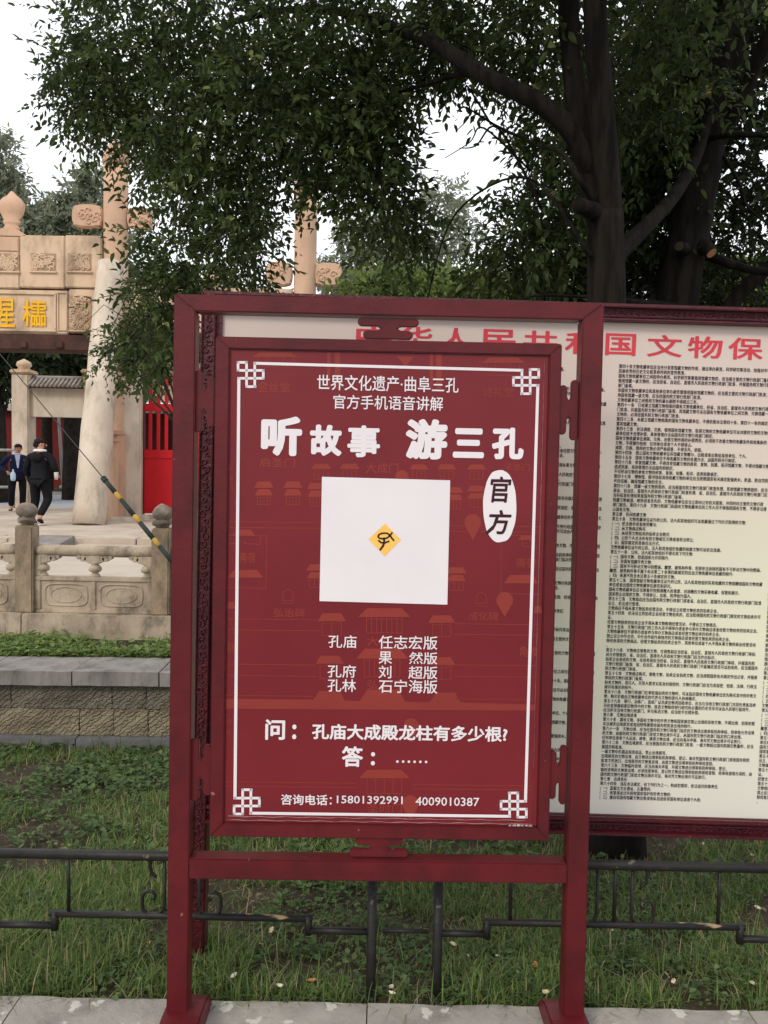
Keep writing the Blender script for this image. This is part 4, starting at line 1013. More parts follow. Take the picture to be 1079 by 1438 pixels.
def person(label, loc, rotz, P):
    t = thing('person', label, 'person', loc, rot=(0,0,rotz))
    # figure faces -y in its own frame; P holds the pose points
    J = []; E = []
    pel = chain(J, E, [((0,0,.92), (.13,.10))])
    ch = chain(J, E, [((0,0,1.10), (.125,.09)), ((0,-.01,1.32), (.15,.10)), ((0,0,1.44), (.07,.06)), (P['neck'], .05)], pel)
    hd = P['head']
    chain(J, E, [((hd[0],hd[1],hd[2]-.06), (.062,.07)), (hd, (.075,.09)), ((hd[0],hd[1],hd[2]+.07), (.065,.08))], ch)
    for sd_ in ('L', 'R'):
        chain(J, E, [(P['hip'+sd_], .08), (P['knee'+sd_], .055), (P['ank'+sd_], .038), (P['toe'+sd_], (.035,.03))], 0)
        k = chain(J, E, [(P['sh'+sd_], .05), (P['el'+sd_], .04), (P['wr'+sd_], .027)], 2)
        w_ = Vector(P['wr'+sd_]); e_ = Vector(P['el'+sd_]); d_ = (w_-e_).normalized()
        pal = w_+d_*.06; kk = chain(J, E, [(tuple(pal), (.032,.02))], k)
        s_ = d_.cross(Vector((0,1,0)));
        if s_.length < .1: s_ = Vector((1,0,0))
        s_.normalize()
        for q, ln in ((-.024,.055),(-.008,.065),(.008,.062),(.024,.048)):
            chain(J, E, [(tuple(pal+s_*q+d_*.02), .009), (tuple(pal+s_*q*1.2+d_*(.02+ln*.6)+Vector((0,-.012,0))), .008), (tuple(pal+s_*q*1.2+d_*(.02+ln)+Vector((0,-.03,0))), .007)], kk)
        chain(J, E, [(tuple(pal-s_*.035-d_*.02), .010), (tuple(pal-s_*.05+d_*.015), .009)], kk)
    body = skin('body', J, E, MT['skin'], t, 2)
    # face
    a = P.get('face', 0); cs, sn = math.cos(a), math.sin(a)
    def fp(x, y, z): return (hd[0]+x*cs-y*sn, hd[1]+x*sn+y*cs, hd[2]+z)
    m = MB(); ellipsoid(m, fp(0,-.098,-.012), (.014,.020,.024)); m.build('nose', MT['skin'], t, smooth=True, local=True)
    m = MB(); ellipsoid(m, fp(-.03,-.080,.012), (.013,.012,.007)); ellipsoid(m, fp(.03,-.080,.012), (.013,.012,.007)); m.box(*[0]*6) if False else None
    ellipsoid(m, fp(-.03,-.084,.032), (.020,.01,.005)); ellipsoid(m, fp(.03,-.084,.032), (.020,.01,.005)); m.build('eyes', MT['hair'], t, smooth=True, local=True)
    m = MB(); ellipsoid(m, fp(0,-.084,-.052), (.024,.012,.006)); m.build('mouth', mat('lips', (.25,.08,.07), None, 5), t, smooth=True, local=True)
    for x in (-.078, .078):
        m = MB(); ellipsoid(m, fp(x,.0,.0), (.012,.022,.032)); m.build('ear', MT['skin'], t, smooth=True, local=True)
    m = MB(); ellipsoid(m, fp(0,.018,.055), (.083,.095,.075), 16, 10); ellipsoid(m, fp(0,.045,.0), (.076,.065,.075), 14, 8); m.build('hair', MT['hair'], t, smooth=True, local=True)
    # trousers
    J = []; E = []; pel = chain(J, E, [((0,0,.94), (.155,.12))])
    for sd_ in ('L', 'R'):
        a_ = Vector(P['ank'+sd_]); chain(J, E, [(P['hip'+sd_], (.105,.10)), (P['knee'+sd_], .078), (tuple(a_+Vector((0,0,.03))), .066)], pel)
    skin('trousers', J, E, P['trousers'], t, 2)
    # jacket
    J = []; E = []; lo = P.get('hem', .82)
    ch = chain(J, E, [((0,0,1.05), (.165,.125)), ((0,-.01,1.28), (.185,.13)), ((0,0,1.42), (.12,.10)), ((0,.005,1.475), (.075,.075))])
    chain(J, E, [((0,.0,lo+.10), (.18,.14)), ((0,.0,lo), (.185,.145)), ((0,.0,lo-.03), (.185,.145))], 0)
    for sd_ in ('L', 'R'): chain(J, E, [(P['sh'+sd_], .078), (P['el'+sd_], .062), (P['wr'+sd_], .048)], 1 if False else 2)
    skin('jacket', J, E, P['jacket'], t, 2)
    for sd_ in ('L', 'R'):
        a_ = Vector(P['ank'+sd_]); b_ = Vector(P['toe'+sd_]); J = []; E = []
        chain(J, E, [(tuple(a_+Vector((0,.03,-.035))), (.045,.04)), (tuple((a_+b_)/2+Vector((0,0,-.02))), (.046,.035)), (tuple(b_), (.042,.028))]); skin('shoe', J, E, MT['hair'], t, 1)
    return t
p2 = onY(57, 735, 16.0)
P = dict(neck=(0,0,1.50), head=(.015,-.02,1.62), face=R(-50),
    hipL=(.10,0,.86), kneeL=(.12,-.05,.48), ankL=(.13,.06,.10), toeL=(.14,-.10,.035),
    hipR=(-.10,0,.86), kneeR=(-.11,-.06,.50), ankR=(-.10,.20,.16), toeR=(-.10,.10,.04),
    shL=(.19,0,1.38), elL=(.27,.0,1.10), wrL=(.25,-.12,.92), shR=(-.19,0,1.38), elR=(-.29,.02,1.12), wrR=(-.22,-.16,1.02),
    jacket=MT['black_cloth'], trousers=MT['black_cloth'], hem=.84)
per2 = person('person in a black jacket with white collar, seen from behind on the platform', (p2.x, 16.0, .333), R(172), P); per2.scale = (1.12, 1.12, .955)
m = MB(); m.lathe([(.105,0),(.115,.02),(.10,.045),(.085,.05)], (0,.012,1.475), 18); m.build('white_collar', MT['white_cloth'], per2, smooth=True, local=True)
m = MB(); ellipsoid(m, (0,.13,1.36), (.12,.05,.09)); m.build('hood', MT['black_cloth'], per2, smooth=True, local=True)
for x in (.13, -.10):
    m = MB(); ellipsoid(m, (x+.004,(-.02 if x > 0 else .15),.012), (.05,.13,.014)); m.build('shoe_sole', MT['white_cloth'], per2, smooth=True, local=True)
cup = thing('paper_cup', 'white paper cup in the right hand of the person in black', 'cup', Vector((p2.x, 16.0, .333))+Vector((.315,-.02,.90)))
MB().lathe([(.03,-.02),(.04,.10),(.042,.105)], (0,0,0), 16).build('cup_body', MT['white_cloth'], cup, smooth=True, local=True)
MB().lathe([(.043,.105),(.043,.12),(.03,.125)], (0,0,0), 16).build('lid', MT['white_cloth'], cup, smooth=True, local=True)
p1 = onY(25, 718, 20.2)
P = dict(neck=(0,-.01,1.50), head=(.02,-.03,1.62), face=R(10),
    hipL=(.10,0,.86), kneeL=(.11,-.03,.48), ankL=(.10,.02,.09), toeL=(.12,-.13,.035),
    hipR=(-.10,0,.86), kneeR=(-.12,-.04,.48), ankR=(-.13,.03,.09), toeR=(-.15,-.12,.035),
    shL=(.19,0,1.38), elL=(.25,.02,1.12), wrL=(.22,-.10,.95), shR=(-.19,0,1.38), elR=(-.36,.08,1.16), wrR=(-.20,-.08,1.02),
    jacket=MT['navy'], trousers=MT['black_cloth'], hem=.90)
per1 = person('person in a navy suit and pale blue shirt standing with hand on hip', (p1.x, 20.2, .333), R(22), P); per1.scale = (1.1, 1.1, .94)
m = MB(); m.add([(-.05,-.132,1.46),(.06,-.132,1.46),(.025,-.152,1.12),(.0,-.152,1.12)], [(0,3,2,1)]); m.add([(-.05,-.125,1.46),(.06,-.125,1.46),(.025,-.145,1.12),(.0,-.145,1.12)], [(0,1,2,3)])
m.build('shirt_front', MT['shirt'], per1, local=True)
m = MB(); m.lathe([(.085,0),(.09,.02),(.075,.045)], (0,0,1.46), 18); m.build('shirt_collar', MT['shirt'], per1, smooth=True, local=True)
bag = thing('water_bottle', 'pale blue bottle carried at the hip of the person in the navy suit', 'bottle', Vector((p1.x, 20.2, .333))+Vector((.0,-.24,.84)))
MB().lathe([(.02,-.10),(.05,-.09),(.062,-.03),(.06,.05),(.045,.10),(.02,.13),(.018,.16)], (0,0,0), 16).build('bottle_body', MT['blue_bag'], bag, smooth=True, local=True)
MB().lathe([(.02,.16),(.02,.18),(.005,.182)], (0,0,0), 12).build('cap', MT['white_cloth'], bag, smooth=True, local=True)

# ================================================================ foliage
def leaves(P_, D_, N_, L_, Wd, rv):
    """vectorised leaves: six-sided blades folded a little along the midrib"""
    n = len(P_); D_ = D_/np.linalg.norm(D_, axis=1, keepdims=True)
    S = np.cross(D_, N_); S /= np.maximum(np.linalg.norm(S, axis=1, keepdims=True), 1e-6); U = np.cross(S, D_)
    L_ = L_[:, None]; Wd = Wd[:, None]; fold = Wd*.22
    base = P_; tip = P_+D_*L_-U*L_*.06
    r1 = P_+D_*L_*.30+S*Wd*.5+U*fold; r2 = P_+D_*L_*.68+S*Wd*.38+U*fold*.7
    l1 = P_+D_*L_*.30-S*Wd*.5+U*fold; l2 = P_+D_*L_*.68-S*Wd*.38+U*fold*.7
    V = np.stack([base, r1, r2, tip, l2, l1], 1).reshape(-1, 3)
    i = np.arange(n)[:, None]*6
    Fc = np.concatenate([i+np.array([[0,1,2,3]]), i+np.array([[0,3,4,5]])], 1).reshape(-1, 4)
    return V, Fc, np.repeat(rv, 6)
def unit(n):
    v = rng.normal(size=(n, 3)); return v/np.linalg.norm(v, axis=1, keepdims=True)
def sprays(clumps, per, leaf_L, leaf_W, nl=11, slen=.32, droop=.5):
    """clumps: list of (center, radii, weight); returns leaf arrays and twig strips. Each spray is a twig with paired leaflets"""
    Ps = []; C_ = []
    for c, r_, wgt in clumps:
        k = int(per*wgt)
        q = unit(k)*(rng.random((k, 1))**.42)
        Ps.append(np.array(c)+q*np.array(r_)); o = q.copy(); C_.append(o)
    B0 = np.concatenate(Ps); O = np.concatenate(C_); S_ = len(B0)
    d = unit(S_)*.7+O*.8; d[:, 2] -= droop*rng.random(S_); d /= np.linalg.norm(d, axis=1, keepdims=True)
    ln = slen*(.6+.8*rng.random(S_)); tone = rng.random(S_)
    P_ = []; D_ = []; rv = []
    side0 = np.cross(d, unit(S_)); side0 /= np.linalg.norm(side0, axis=1, keepdims=True)
    for k in range(nl):
        t = (k+.6)/nl; p = B0+d*(ln*t)[:, None]; p[:, 2] -= ln*.25*t*t
        sg = 1 if k % 2 else -1
        dd_ = side0*sg*.9+d*.6+unit(S_)*.35; dd_[:, 2] -= .35
        if k == nl-1: dd_ = d+unit(S_)*.2
        P_.append(p); D_.append(dd_); rv.append(np.clip(tone*.7+rng.random(S_)*.3, 0, 1))
    P_ = np.concatenate(P_); D_ = np.concatenate(D_); rv = np.concatenate(rv); n = len(P_)
    N_ = unit(n)*.8; N_[:, 2] += .9
    # twigs as slim three-sided strips
    e = B0+d*ln[:, None]; e[:, 2] -= ln*.25; mid = B0+d*(ln*.5)[:, None]; mid[:, 2] -= ln*.06
    w3 = .0022; a1 = side0*w3; a2 = np.cross(d, side0)*w3
    TV = np.stack([B0+a1, B0-a1*.5+a2, B0-a1*.5-a2, mid+a1, mid-a1*.5+a2, mid-a1*.5-a2, e], 1).reshape(-1, 3)
    i = np.arange(S_)[:, None]*7
    TF = np.concatenate([i+np.array([f]) for f in ([0,1,4,3],[1,2,5,4],[2,0,3,5])], 1).reshape(-1, 4)
    TF2 = np.concatenate([i+np.array([f]) for f in ([3,4,6,6],[4,5,6,6],[5,3,6,6])], 1).reshape(-1, 4)[:, :3]
    q_ = .55+.9*rng.random(n); L_ = leaf_L*q_; W_ = leaf_W*q_*(.85+.3*rng.random(n))
    return leaves(P_, D_, N_, L_, W_, rv), (TV, TF)
def crown(parent, clumps, per, L_, W_, m_, nl=11, slen=.32, droop=.5, twigs=True, name='crown'):
    (V, Fc, a), (TV, TF) = sprays(clumps, per, L_, W_, nl, slen, droop)
    o = np_mesh(name, V, Fc, m_, parent, a); tag(o, kind='stuff')
    if twigs: tag(np_mesh('twigs', TV, TF, MT['twig'], parent), kind='stuff')
def cl(px, py, Y, rx, ry, rY, w_=1.0):
    """a leaf clump seen around pixel (px,py) standing at distance Y; rx, ry in pixels there"""
    p = onY(px, py, Y); u_ = Y/F
    return (tuple(p), (rx*u_, rY, ry*u_), w_)
def limb(parent, pts, rads, name='limb', n=12, jit=.04):
    # smooth the way through the points
    Pp = [Vector(p) for p in pts]; out = []; ro = []
    for i in range(len(Pp)-1):
        a = Pp[max(i-1, 0)]; b = Pp[i]; c_ = Pp[i+1]; d_ = Pp[min(i+2, len(Pp)-1)]
        for k in range(6):
            t = k/6; out.append(.5*((2*b)+(c_-a)*t+(2*a-5*b+4*c_-d_)*t*t+(3*b-a-3*c_+d_)*t**3)); ro.append(rads[i]+(rads[i+1]-rads[i])*t)
    out.append(Pp[-1]); ro.append(rads[-1])
    return MB().tube(out, ro, n, jit=jit, sd=len(out)).build(name, MT['bark'], parent, smooth=True)
def px3(l): return [tuple(onY(a, b, Y)) for a, b, Y in l]
u3 = 3.66/F
# --- the big tree directly behind the notice board
A0 = onY(868, 1210, 3.66)
tA = thing('tree', 'big dark forked tree behind the notice board with a long limb reaching left', 'tree', A0, group=None)
tr_ = limb(tA, [tuple(A0+Vector((0,0,-.2)))]+px3([(866,1150,3.66),(860,800,3.66),(853,560,3.66),(852,420,3.66),(850,300,3.66)]), [.16,.125,.095,.085,.083,.078], 'trunk', 16)
limb(tA, px3([(846,330,3.66),(828,240,3.68),(810,140,3.72),(800,40,3.75),(792,-120,3.8),(770,-330,3.9)]), [.062,.052,.05,.047,.04,.02], n=12)
limb(tA, px3([(856,330,3.66),(850,220,3.62),(842,110,3.58),(836,0,3.55),(850,-160,3.5),(880,-350,3.4)]), [.065,.058,.052,.048,.04,.02], n=12)
lm = limb(tA, px3([(838,262,3.68),(800,182,3.62),(745,138,3.62),(690,112,3.68),(640,80,3.8),(590,52,4.0),(470,15,4.9),(370,20,5.2),(250,60,5.5),(150,100,5.7)]), [.045,.042,.040,.037,.034,.030,.024,.018,.012,.005], n=10)
limb(tA, px3([(690,112,3.7),(650,104,3.9),(600,118,4.1),(560,130,4.4),(500,150,4.5)]), [.018,.014,.011,.008,.004], n=7)
limb(tA, px3([(845,300,3.66),(812,250,3.55),(790,215,3.6),(760,205,3.7),(700,178,3.9),(655,150,4.0)]), [.016,.012,.010,.008,.006,.003], n=7)
limb(tA, px3([(860,360,3.7),(905,320,3.9),(950,270,4.1),(985,200,4.3),(1010,90,4.6)]), [.05,.036,.032,.028,.02], n=8)
limb(tA, px3([(690,175,4.2),(655,120,4.3),(660,160,4.25),(640,185,4.2)]), [.006,.005,.004,.002], n=5)
limb(tA, px3([(760,290,3.9),(700,180,4.1),(668,205,4.1),(645,208,4.1)]), [.008,.006,.004,.002], n=5)
limb(tA, px3([(830,360,3.6),(742,250,3.7),(640,300,3.9),(600,420,4.0)]), [.012,.006,.005,.003], n=5)
limb(tA, px3([(745,240,4.0),(680,180,4.1),(660,200,4.1),(625,222,4.1)]), [.006,.005,.003,.002], n=5)
limb(tA, px3([(470,15,4.9),(430,110,4.7),(400,200,4.6),(385,290,4.5)]), [.014,.010,.007,.004], n=6)
limb(tA, px3([(250,60,5.5),(215,150,5.3),(190,230,5.2)]), [.010,.007,.003], n=6)
sb = limb(tA, px3([(838,300,3.64),(822,292,3.56),(812,288,3.52)]), [.045,.034,.032], 'stub', 10)
# crown clumps
KA = []
def add(*a, **k): KA.append(cl(*a, **k))
for a in [ # left mass over the gateway
    (145,45,5.6,50,60,.5,1.3),(112,125,5.5,30,52,.4,.9),(170,150,5.4,66,50,.5,1.7),(230,90,5.3,90,95,.6,2.3),(230,215,5.2,45,40,.4,.8),(330,60,5.0,110,80,.6,2.5),
    (300,190,5.0,85,75,.6,2.4),(300,290,4.9,58,50,.45,1.0),(385,170,4.8,90,90,.6,2.5),(345,300,4.8,32,40,.4,.6),(460,60,4.7,100,80,.6,2.3),
    (470,180,4.6,75,75,.5,2.0),(520,250,4.6,45,55,.4,.8),(560,60,4.5,80,60,.5,1.3),(530,160,4.5,36,70,.4,1.0),(545,285,4.5,45,45,.35,.5),(215,420,4.7,36,55,.3,.55),(240,350,4.8,36,38,.35,.45),
    (340,360,4.6,42,42,.3,.45),(270,390,4.7,45,48,.3,.55),(215,480,4.65,26,30,.22,.28),(230,490,4.5,24,26,.2,.22),(188,318,4.8,10,16,.2,.05),
    (650,45,4.3,75,40,.4,.8),(615,78,4.3,40,16,.3,.3),(740,100,4.5,45,35,.4,.4),(700,50,4.6,60,40,.4,.7),(760,40,4.0,50,60,.4,.7),
    (775,190,4.3,36,40,.4,.45),(715,325,4.6,36,36,.4,.5),(740,350,4.5,60,50,.4,.7),(780,260,4.4,55,60,.4,.9),(680,380,4.7,36,34,.3,.35),(600,330,4.8,34,40,.3,.20),(570,330,4.9,38,40,.3,.3),
    (900,60,4.2,60,70,.5,1.0),(880,180,4.4,55,60,.5,.9),(940,160,4.5,60,60,.5,.9),(800,330,4.6,45,60,.4,.7),
    # above the frame, roofing the lawn
    (250,-160,4.6,260,130,1.1,3.6),(650,-190,4.0,280,130,1.1,3.6),(1000,-160,3.8,220,130,1.0,2.6),(500,-420,3.2,420,150,1.2,3.4),(900,-430,3.0,320,150,1.2,2.6)]: add(*a)
crown(tA, KA, 148, .044, .019, MT['leaf'], nl=9, slen=.20, droop=.6)
# --- second tree to the right with sawn limbs
B0_ = onY(930, 1170, 4.5); B0_.z = lawn_z(B0_.x, 4.5)
tB = thing('tree', 'dark tree with a leaning scarred trunk and sawn-off branch stumps at the right edge', 'tree', B0_)
limb(tB, [tuple(B0_+Vector((0,0,-.2)))]+px3([(935,900,4.5),(940,600,4.5),(950,430,4.5),(968,330,4.5),(985,240,4.5),(1005,140,4.5),(1030,40,4.5),(1055,-60,4.5),(1090,-250,4.5)]), [.2,.15,.13,.115,.105,.10,.095,.09,.085,.05], 'trunk', 16)
for pts, rr in (([(985,150,4.45),(986,135,4.38),(990,126,4.34)], [.055,.046,.045]), ([(965,352,4.45),(958,348,4.34),(955,346,4.32)], [.04,.030,.030]), ([(985,345,4.45),(994,350,4.36),(999,355,4.34)], [.05,.034,.033])):
    s_ = limb(tB, px3(pts), rr, 'stub', 10)
    a, b = Vector(px3(pts)[-2]), Vector(px3(pts)[-1]); d_ = (b-a).normalized()
    MB().tube([b+d_*.001, b+d_*.006], rr[-1]*.8, 12, jit=.15).build('cut_face', MT['twig' if pts[0][0] == 965 else 'cut_wood'], s_)
limb(tB, px3([(990,230,4.5),(1040,140,4.4),(1075,60,4.3),(1120,-40,4.2)]), [.05,.04,.035,.02])
limb(tB, px3([(975,200,4.5),(1020,190,4.3),(1079,190,4.2),(1130,200,4.1)]), [.02,.016,.013,.006], n=6)
limb(tB, px3([(985,355,4.5),(1030,372,4.4),(1075,382,4.3),(1140,380,4.2)]), [.03,.022,.02,.012], n=8)
limb(tB, px3([(1008,470,4.6),(1030,425,4.55),(1065,388,4.5),(1110,350,4.4)]), [.05,.045,.04,.03], n=8)
limb(tB, px3([(1000,195,4.5),(1035,250,4.4),(1050,290,4.4),(1085,320,4.3)]), [.012,.010,.008,.004], n=5)
limb(tB, px3([(950,430,4.4),(860,420,4.0),(760,415,3.8),(720,425,3.7)]), [.02,.010,.007,.003], n=5)
KB = []
for a in [(930,300,4.9,50,80,.4,1.2),(890,390,4.9,60,60,.4,1.0),(1040,100,4.9,60,80,.5,1.2),(1060,230,5.0,50,55,.5,.7),(1000,50,5.0,90,80,.6,1.6),(905,250,5.1,60,80,.5,1.3),
          (860,250,5.3,60,100,.5,1.5),(820,370,5.2,60,60,.4,1.0),(1040,320,5.2,50,35,.4,.5),(950,60,5.4,90,90,.6,1.8),(1065,420,5.0,30,20,.3,.25),(1000,-120,5,150,90,.9,1.8),(960,400,5.2,70,50,.5,1.2),
          (760,390,5.2,50,45,.4,.5),(840,150,5.5,70,80,.5,1.2)]: KB.append(cl(*a))
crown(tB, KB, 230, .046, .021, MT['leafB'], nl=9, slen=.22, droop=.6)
# --- trees farther off
def far_tree(label, x, Y, z0, h, cr, n, L_, W_, m_, group=None, lean=0.0, name='tree', slen=1.1, trunk_r=.22, per=70, seed=0):
    rr = random.Random(seed)
    t = thing(name, label, 'tree', (x, Y, z0), group)
    pts = [(x, Y, z0-.2), (x+lean*.3, Y, z0+h*.35), (x+lean*.7, Y, z0+h*.7), (x+lean, Y, z0+h*.95)]
    o = MB().tube(pts, [trunk_r, trunk_r*.8, trunk_r*.5, trunk_r*.15], 10, jit=.1).build('trunk', MT['bark2'], t, smooth=True)
    K = []
    for c in cr: K.append(c)
    m = MB()
    for c, r_, w_ in K:
        b = Vector((x+lean*.5, Y, min(c[2]-.3, z0+h*.8))); e = Vector(c)
        m.tube([b, b.lerp(e, .5)+Vector((0,0,.15)), e], [.07,.05,.02], 5)
    m.build('limbs', MT['bark2'], t, smooth=True)
    crown(t, K, per, L_, W_, m_, nl=9, slen=slen, droop=.3, twigs=False)
def bl(px, py, Y, rx, ry, w_=1.0): return cl(px, py, Y, rx, ry, rx*Y/F*.8, w_)
Yc = 33
far_tree('tall feathery evergreen behind the gateway lintel at the far left', onY(-30, 600, Yc).x, Yc, .26, 13,
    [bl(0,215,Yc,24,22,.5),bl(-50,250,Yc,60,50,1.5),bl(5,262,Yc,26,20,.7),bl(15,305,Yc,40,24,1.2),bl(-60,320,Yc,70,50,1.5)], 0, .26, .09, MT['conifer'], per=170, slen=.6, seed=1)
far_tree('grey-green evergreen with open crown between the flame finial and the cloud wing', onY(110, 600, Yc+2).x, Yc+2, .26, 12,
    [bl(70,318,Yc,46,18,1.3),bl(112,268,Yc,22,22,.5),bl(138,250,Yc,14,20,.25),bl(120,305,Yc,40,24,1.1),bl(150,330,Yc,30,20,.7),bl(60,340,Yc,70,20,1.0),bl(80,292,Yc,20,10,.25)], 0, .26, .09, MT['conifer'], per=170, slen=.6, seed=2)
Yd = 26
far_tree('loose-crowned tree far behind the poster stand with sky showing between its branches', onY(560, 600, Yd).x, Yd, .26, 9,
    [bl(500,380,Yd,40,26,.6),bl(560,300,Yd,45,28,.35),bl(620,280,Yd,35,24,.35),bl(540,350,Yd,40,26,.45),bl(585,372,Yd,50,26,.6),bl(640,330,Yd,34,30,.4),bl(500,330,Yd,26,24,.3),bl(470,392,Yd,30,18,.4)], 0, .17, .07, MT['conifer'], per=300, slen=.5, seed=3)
for k, (px, py, rx, ry, lab) in enumerate(((560,410,75,20,'low light green bush rising just above the middle of the poster stand'),(650,415,60,22,'light green bush beside the dark leaves right of the poster middle'),(1010,400,50,34,'sunlit green bush under the low right branches above the notice board'),(1075,400,40,34,'green bush at the far right edge above the notice board'),(730,420,70,20,'light bush behind the hanging dark leaves near the forked trunk'))):
    Yb = 17+k*.7; c = onY(px, py, Yb)
    t = thing('bush', lab, 'bush', (c.x, Yb, CTZ), group=None)
    MB().tube([(c.x, Yb, 0), (c.x, Yb, c.z-.2)], [.12,.08], 7).build('stem', MT['bark2'], t, smooth=True)
    u_ = Yb/F
    crown(t, [(tuple(c), (rx*u_, rx*u_*.7, ry*u_), 1.2), ((c.x, Yb, c.z-1.2), (rx*u_*1.15, rx*u_*.8, 1.4), 2.0)], 430, .15, .07, MT['bush'], nl=9, slen=.4, twigs=False)
# dark belt of trees closing the view through the gateway and behind the boards
spots = [(-10,27,.5),(103,30,.42),(66,38,.3),(118,39,.28),(-60,31,.4),(190,38,.35),(250,40,.35),(330,42,.4)]
labs = ['broad dark trunk shading the left edge of the gateway opening','dark tree trunk standing in the doorway beyond the two people','slim dark trunk left of the pale pole in the doorway','slim dark trunk close to the red wall at the doorway side',
        'dark tree beyond the left edge of the gateway','dark tree beyond the red paling gate','dark tree behind the red gate and poster stand','dark tree farthest right in the row behind the gateway']
for k, ((px, Y, r_), lab) in enumerate(zip(spots, labs)):
    c = onY(px, 560, Y); x = c.x; zt_ = onY(px, 520, Y).z
    cz = onY(px, 470, Y).z
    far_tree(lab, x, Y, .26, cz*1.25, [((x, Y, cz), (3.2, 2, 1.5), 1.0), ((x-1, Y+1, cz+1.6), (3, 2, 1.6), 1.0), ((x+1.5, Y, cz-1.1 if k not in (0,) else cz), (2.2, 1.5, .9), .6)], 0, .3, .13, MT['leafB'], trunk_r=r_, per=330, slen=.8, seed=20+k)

# a thin self-sown shrub climbing the prop stone
vs_ = thing('climbing_shrub', 'thin bare-stemmed climbing shrub with small leaves in front of the white prop stone', 'shrub', (onY(256, 600, 8.4).x, 8.4, CTZ))
m = MB(); q0 = onY(215, 560, 8.4)
vpts = [[(256,600),(222,520),(186,470),(160,452),(135,462)],[(256,600),(225,520),(178,448),(146,428),(112,462)],[(256,600),(215,545),(165,498),(150,480)],[(256,600),(230,500),(190,440),(187,425)],[(256,600),(212,560),(180,520),(160,500)]]
for l in vpts: m.tube([onY(a, b, 8.4) for a, b in l], [.014,.010,.007,.004,.002][:len(l)], 5)
m.tube([q0.lerp(onY(256,600,8.4), 1), (onY(256,600,8.4).x, 8.4, CTZ)], [.014,.02], 6)
m.build('stems', MT['twig'], vs_, smooth=True)
crown(vs_, [cl(165,490,8.4,32,26,.3,.35),cl(178,460,8.4,24,16,.25,.2),cl(195,500,8.4,20,30,.3,.5),cl(160,520,8.4,22,18,.2,.12),cl(210,470,8.4,26,40,.4,.8),cl(225,400,8.4,30,40,.4,.7)], 130, .055, .028, MT['leaf'], nl=7, slen=.22, twigs=True)

# ================================================================ ground cover
def lz(X, Y): return np.array([lawn_z(float(a), float(b)) for a, b in zip(X, Y)])
def blades(n, xr, yr, hmin, hmax, zfun, m_, name, width=.0035, flat=.6, patch=None):
    X = rng.uniform(*xr, n); Y = rng.uniform(*yr, n)
    if patch is not None:
        keep = patch(X, Y) > rng.random(n); X = X[keep]; Y = Y[keep]; n = len(X)
    Zb = zfun(X, Y); hgt = rng.uniform(hmin, hmax, n)*(.7+.6*rng.random(n))
    a = rng.uniform(0, 2*np.pi, n); ln = rng.random(n)*flat
    dx, dy = np.cos(a), np.sin(a); sx, sy = -dy*width, dx*width
    sx = sx*(.7+.6*rng.random(n)); sy = sy*(.7+.6*rng.random(n))
    def P_(t, wd):
        off = hgt*ln*t**1.7*1.3; z = Zb+hgt*np.sqrt(np.clip(1-(ln*.8)**2, .1, 1))*t*(1-.25*t*ln)
        return np.stack([X+dx*off+sx*wd, Y+dy*off+sy*wd, z], 1), np.stack([X+dx*off-sx*wd, Y+dy*off-sy*wd, z], 1)
    b0, b1 = P_(0, 1); c0, c1 = P_(.55, .8); e0, e1 = P_(1.0, .12)
    V = np.stack([b0, b1, c1, c0, e1, e0], 1).reshape(-1, 3); i = np.arange(n)[:, None]*6
    Fc = np.concatenate([i+np.array([[0,1,2,3]]), i+np.array([[3,2,4,5]])], 1).reshape(-1, 4)
    o = np_mesh(name, V, Fc, m_, None, np.repeat(rng.random(n), 6)); return tag(o, kind='stuff')
def patchy(X, Y, th=.0, sc=1.6, soft=.25, seed=0.):
    v = np.array([noise.noise(Vector((x*sc+seed, y*sc, .3)))+.4*noise.noise(Vector((x*sc*3, y*sc*3+seed, 1.3))) for x, y in zip(X, Y)])
    return np.clip((v-th)/soft+.5, .06, 1)
bare = lambda X, Y: np.clip(patchy(X, Y, -.12)-1.0*np.exp(-(((X+.24)/.32)**2+((Y-2.95)/.40)**2))-.7*np.exp(-(((X-.75)/.55)**2+((Y-3.2)/.30)**2)), .05, 1)
blades(74000, (-2.1, 2.1), (KE+.006, 3.3), .02, .08, lz, MT['grass'], 'lawn_grass', .0019, flat=1.15, patch=bare)
blades(14000, (-2.1, 2.1), (KE+.006, 2.75), .05, .12, lz, MT['grass'], 'lawn_grass', .0018, flat=1.2, patch=lambda X, Y: patchy(X, Y, .15, 2.2, seed=4.))
blades(80000, (-3.6, 3.2), (3.2, 5.72), .025, .075, lz, MT['grass'], 'lawn_grass', .0028, flat=1.1, patch=bare)
def herb(n, xr, yr, zfun, L_, m_, name, patch=None, stalk=.03, group=4):
    X = rng.uniform(*xr, n); Y = rng.uniform(*yr, n)
    if patch is not None: keep = patch(X, Y) > rng.random(n); X = X[keep]; Y = Y[keep]; n = len(X)
    Zb = zfun(X, Y); X = np.repeat(X, group); Y = np.repeat(Y, group); Zb = np.repeat(Zb, group); tone = np.repeat(rng.random(n), group); N = len(X)
    a = rng.uniform(0, 2*np.pi, N); rad = stalk*.4*rng.random(N)
    Pp = np.stack([X+np.cos(a)*rad, Y+np.sin(a)*rad, Zb+stalk*(.3+.9*rng.random(N))], 1)
    Dd = np.stack([np.cos(a), np.sin(a), .1+.6*rng.random(N)-.2], 1); Nn = unit(N)*.35; Nn[:, 2] += 1
    Ls = L_*(.5+rng.random(N)); V, Fc, at = leaves(Pp, Dd, Nn, Ls, Ls*(.42+.25*rng.random(N)), np.clip(tone*.75+.25*rng.random(N), 0, 1))
    return tag(np_mesh(name, V, Fc, m_, None, at), kind='stuff')
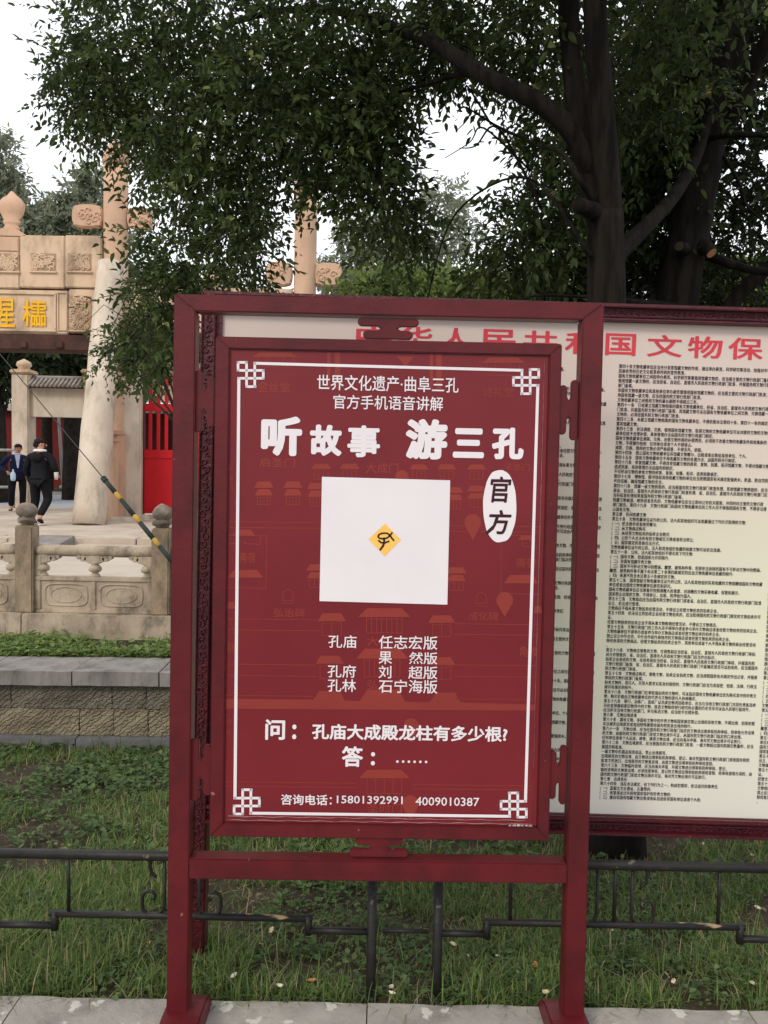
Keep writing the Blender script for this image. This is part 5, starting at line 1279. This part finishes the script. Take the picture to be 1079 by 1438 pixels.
herb(3000, (-2.1, 2.1), (KE+.01, 3.4), lz, .022, MT['weed'], 'lawn_weeds', patch=lambda X, Y: patchy(X, Y, .02, 2.4, seed=9.), stalk=.035)
herb(7000, (-3.7, 1.5), (3.4, 5.74), lz, .036, MT['weed'], 'lawn_weeds', patch=lambda X, Y: np.clip(patchy(X, Y, -.05, 1.5, seed=2.)*(.35+.65*(Y > 4.6)), 0, 1), stalk=.05)
herb(4200, (-2.2, 2.1), (2.45, 5.6), lz, .016, MT['litter'], 'leaf_litter', stalk=.012, group=2, patch=lambda X, Y: 1.25-bare(X, Y))
tz = lambda X, Y: np.full(len(X), TZ-.01)
gp = lambda X, Y: np.clip(patchy(X, Y, -.1, 1.2, seed=6.)*np.clip((6.82-Y)/.25, .05, 1), 0, 1)
blades(26000, (-4.2, 2.0), (6.15, 6.95), .035, .09, tz, MT['grass2'], 'terrace_grass', .0045, flat=.8, patch=gp)
herb(3600, (-4.2, 2.0), (6.12, 6.9), tz, .045, MT['grass2'], 'terrace_weeds', stalk=.06, patch=gp)
blades(2500, (-3.6, 2), (5.60, 5.76), .05, .13, lz, MT['grass'], 'lawn_grass', .0035)
# single fallen leaves and petals one can pick out
LFM = mat('fallen_leaf', (.62,.52,.30), (.70,.62,.45), 30, .7); LFW = mat('fallen_petal', (.72,.68,.58), (.62,.55,.40), 30, .7); LFO = mat('fallen_leaf_brown', (.42,.20,.06), (.50,.28,.10), 30, .7)
def fallen_mesh(L_, m_, seed):
    rr = random.Random(seed); m = MB(); n = 8; up = []; lo = []; cu = rr.uniform(.15,.4)
    for k in range(n+1):
        t = k/n; wv = math.sin(PI*min(1, t*.95+.03))**.8*L_*.27*(1+.15*rr.random()); z = .004+cu*L_*(t-.5)**2*2
        m.v += [(t*L_, wv, z+.003+wv*.35), (t*L_, 0, z), (t*L_, -wv, z+.003+wv*.3)]
    for k in range(n):
        a = k*3; m.f += [(a, a+1, a+4, a+3), (a+1, a+2, a+5, a+4)]
    return m.mesh('fallen_leaf', m_, smooth=True)
fm = [fallen_mesh(.027, LFM, 1), fallen_mesh(.024, LFW, 2), fallen_mesh(.030, LFO, 3), fallen_mesh(.016, LFW, 4)]
lf = [(379,1313,0,'pale yellow fallen leaf below the left fence scroll behind the poster stand'),(363,1328,3,'small whitish fallen leaf just under the stepped rail'),(325,1375,1,'cream fallen leaf near the left foot of the stand'),(310,1386,2,'small orange fallen leaf beside the left foot'),
      (398,1388,1,'cream fallen leaf lying flat near the kerb, middle left'),(431,1381,2,'round yellowish fallen leaf in the low weeds left of the fence post'),(546,1392,1,'upright white petal beside the middle fence post'),(556,1400,1,'white petal next to the fence post, nearest the kerb'),
      (640,1330,0,'yellowish fallen leaf in the grass right of the fence link'),(655,1342,3,'pale crumpled leaf in the grass under the poster'),(563,1360,3,'tiny white leaf between the two fence posts'),(702,1345,3,'small pale green leaf in the grass under the stand'),(726,1370,0,'yellow leaf in the long grass left of the right post'),
      (751,1353,2,'orange brown leaf standing in the grass by the right post'),(762,1395,0,'cream leaf at the top of the right foot'),(211,1325,2,'orange leaf in the grass left of the stand'),(190,938+247,1,'pale leaf on the lawn above the left fence rail'),(1068,1278,0,'pale stick-like leaf on bare ground at the right edge'),
      (860,1378-70,3,'small white blossom in the grass under the right rail'),(905,1240,1,'white leaf on dark soil below the right fence rail'),(930,1272,1,'pale curled leaf beside the right scroll'),(910,1285,3,'small pale leaf inside the right scroll'),(948,1378,0,'cream leaf in the grass near the right kerb'),
      (1050,1382,0,'tan leaf by the kerb at the lower right'),(1058,1205,1,'pale twig-like leaf under the notice board at the right'),(988,1188,3,'tiny white leaf in the dark grass beneath the notice board')]
for k, (px, py, mi, lab) in enumerate(lf):
    d_ = ray(px, py); t = 2.0
    for _ in range(40):
        p = Vector((0,0,CZ))+d_*t; h_ = p.z-(lawn_z(p.x, p.y)+.022); t += h_*1.2
    o = link('fallen_leaf', fm[mi], None); o.location = p; o.rotation_euler = (rnd.uniform(-.5,.5), rnd.uniform(-.6,.3), rnd.uniform(0, 6.28))
    tag(o, lab, 'fallen leaf', 'pale fallen leaves scattered on the lawn')
print('DONE script')
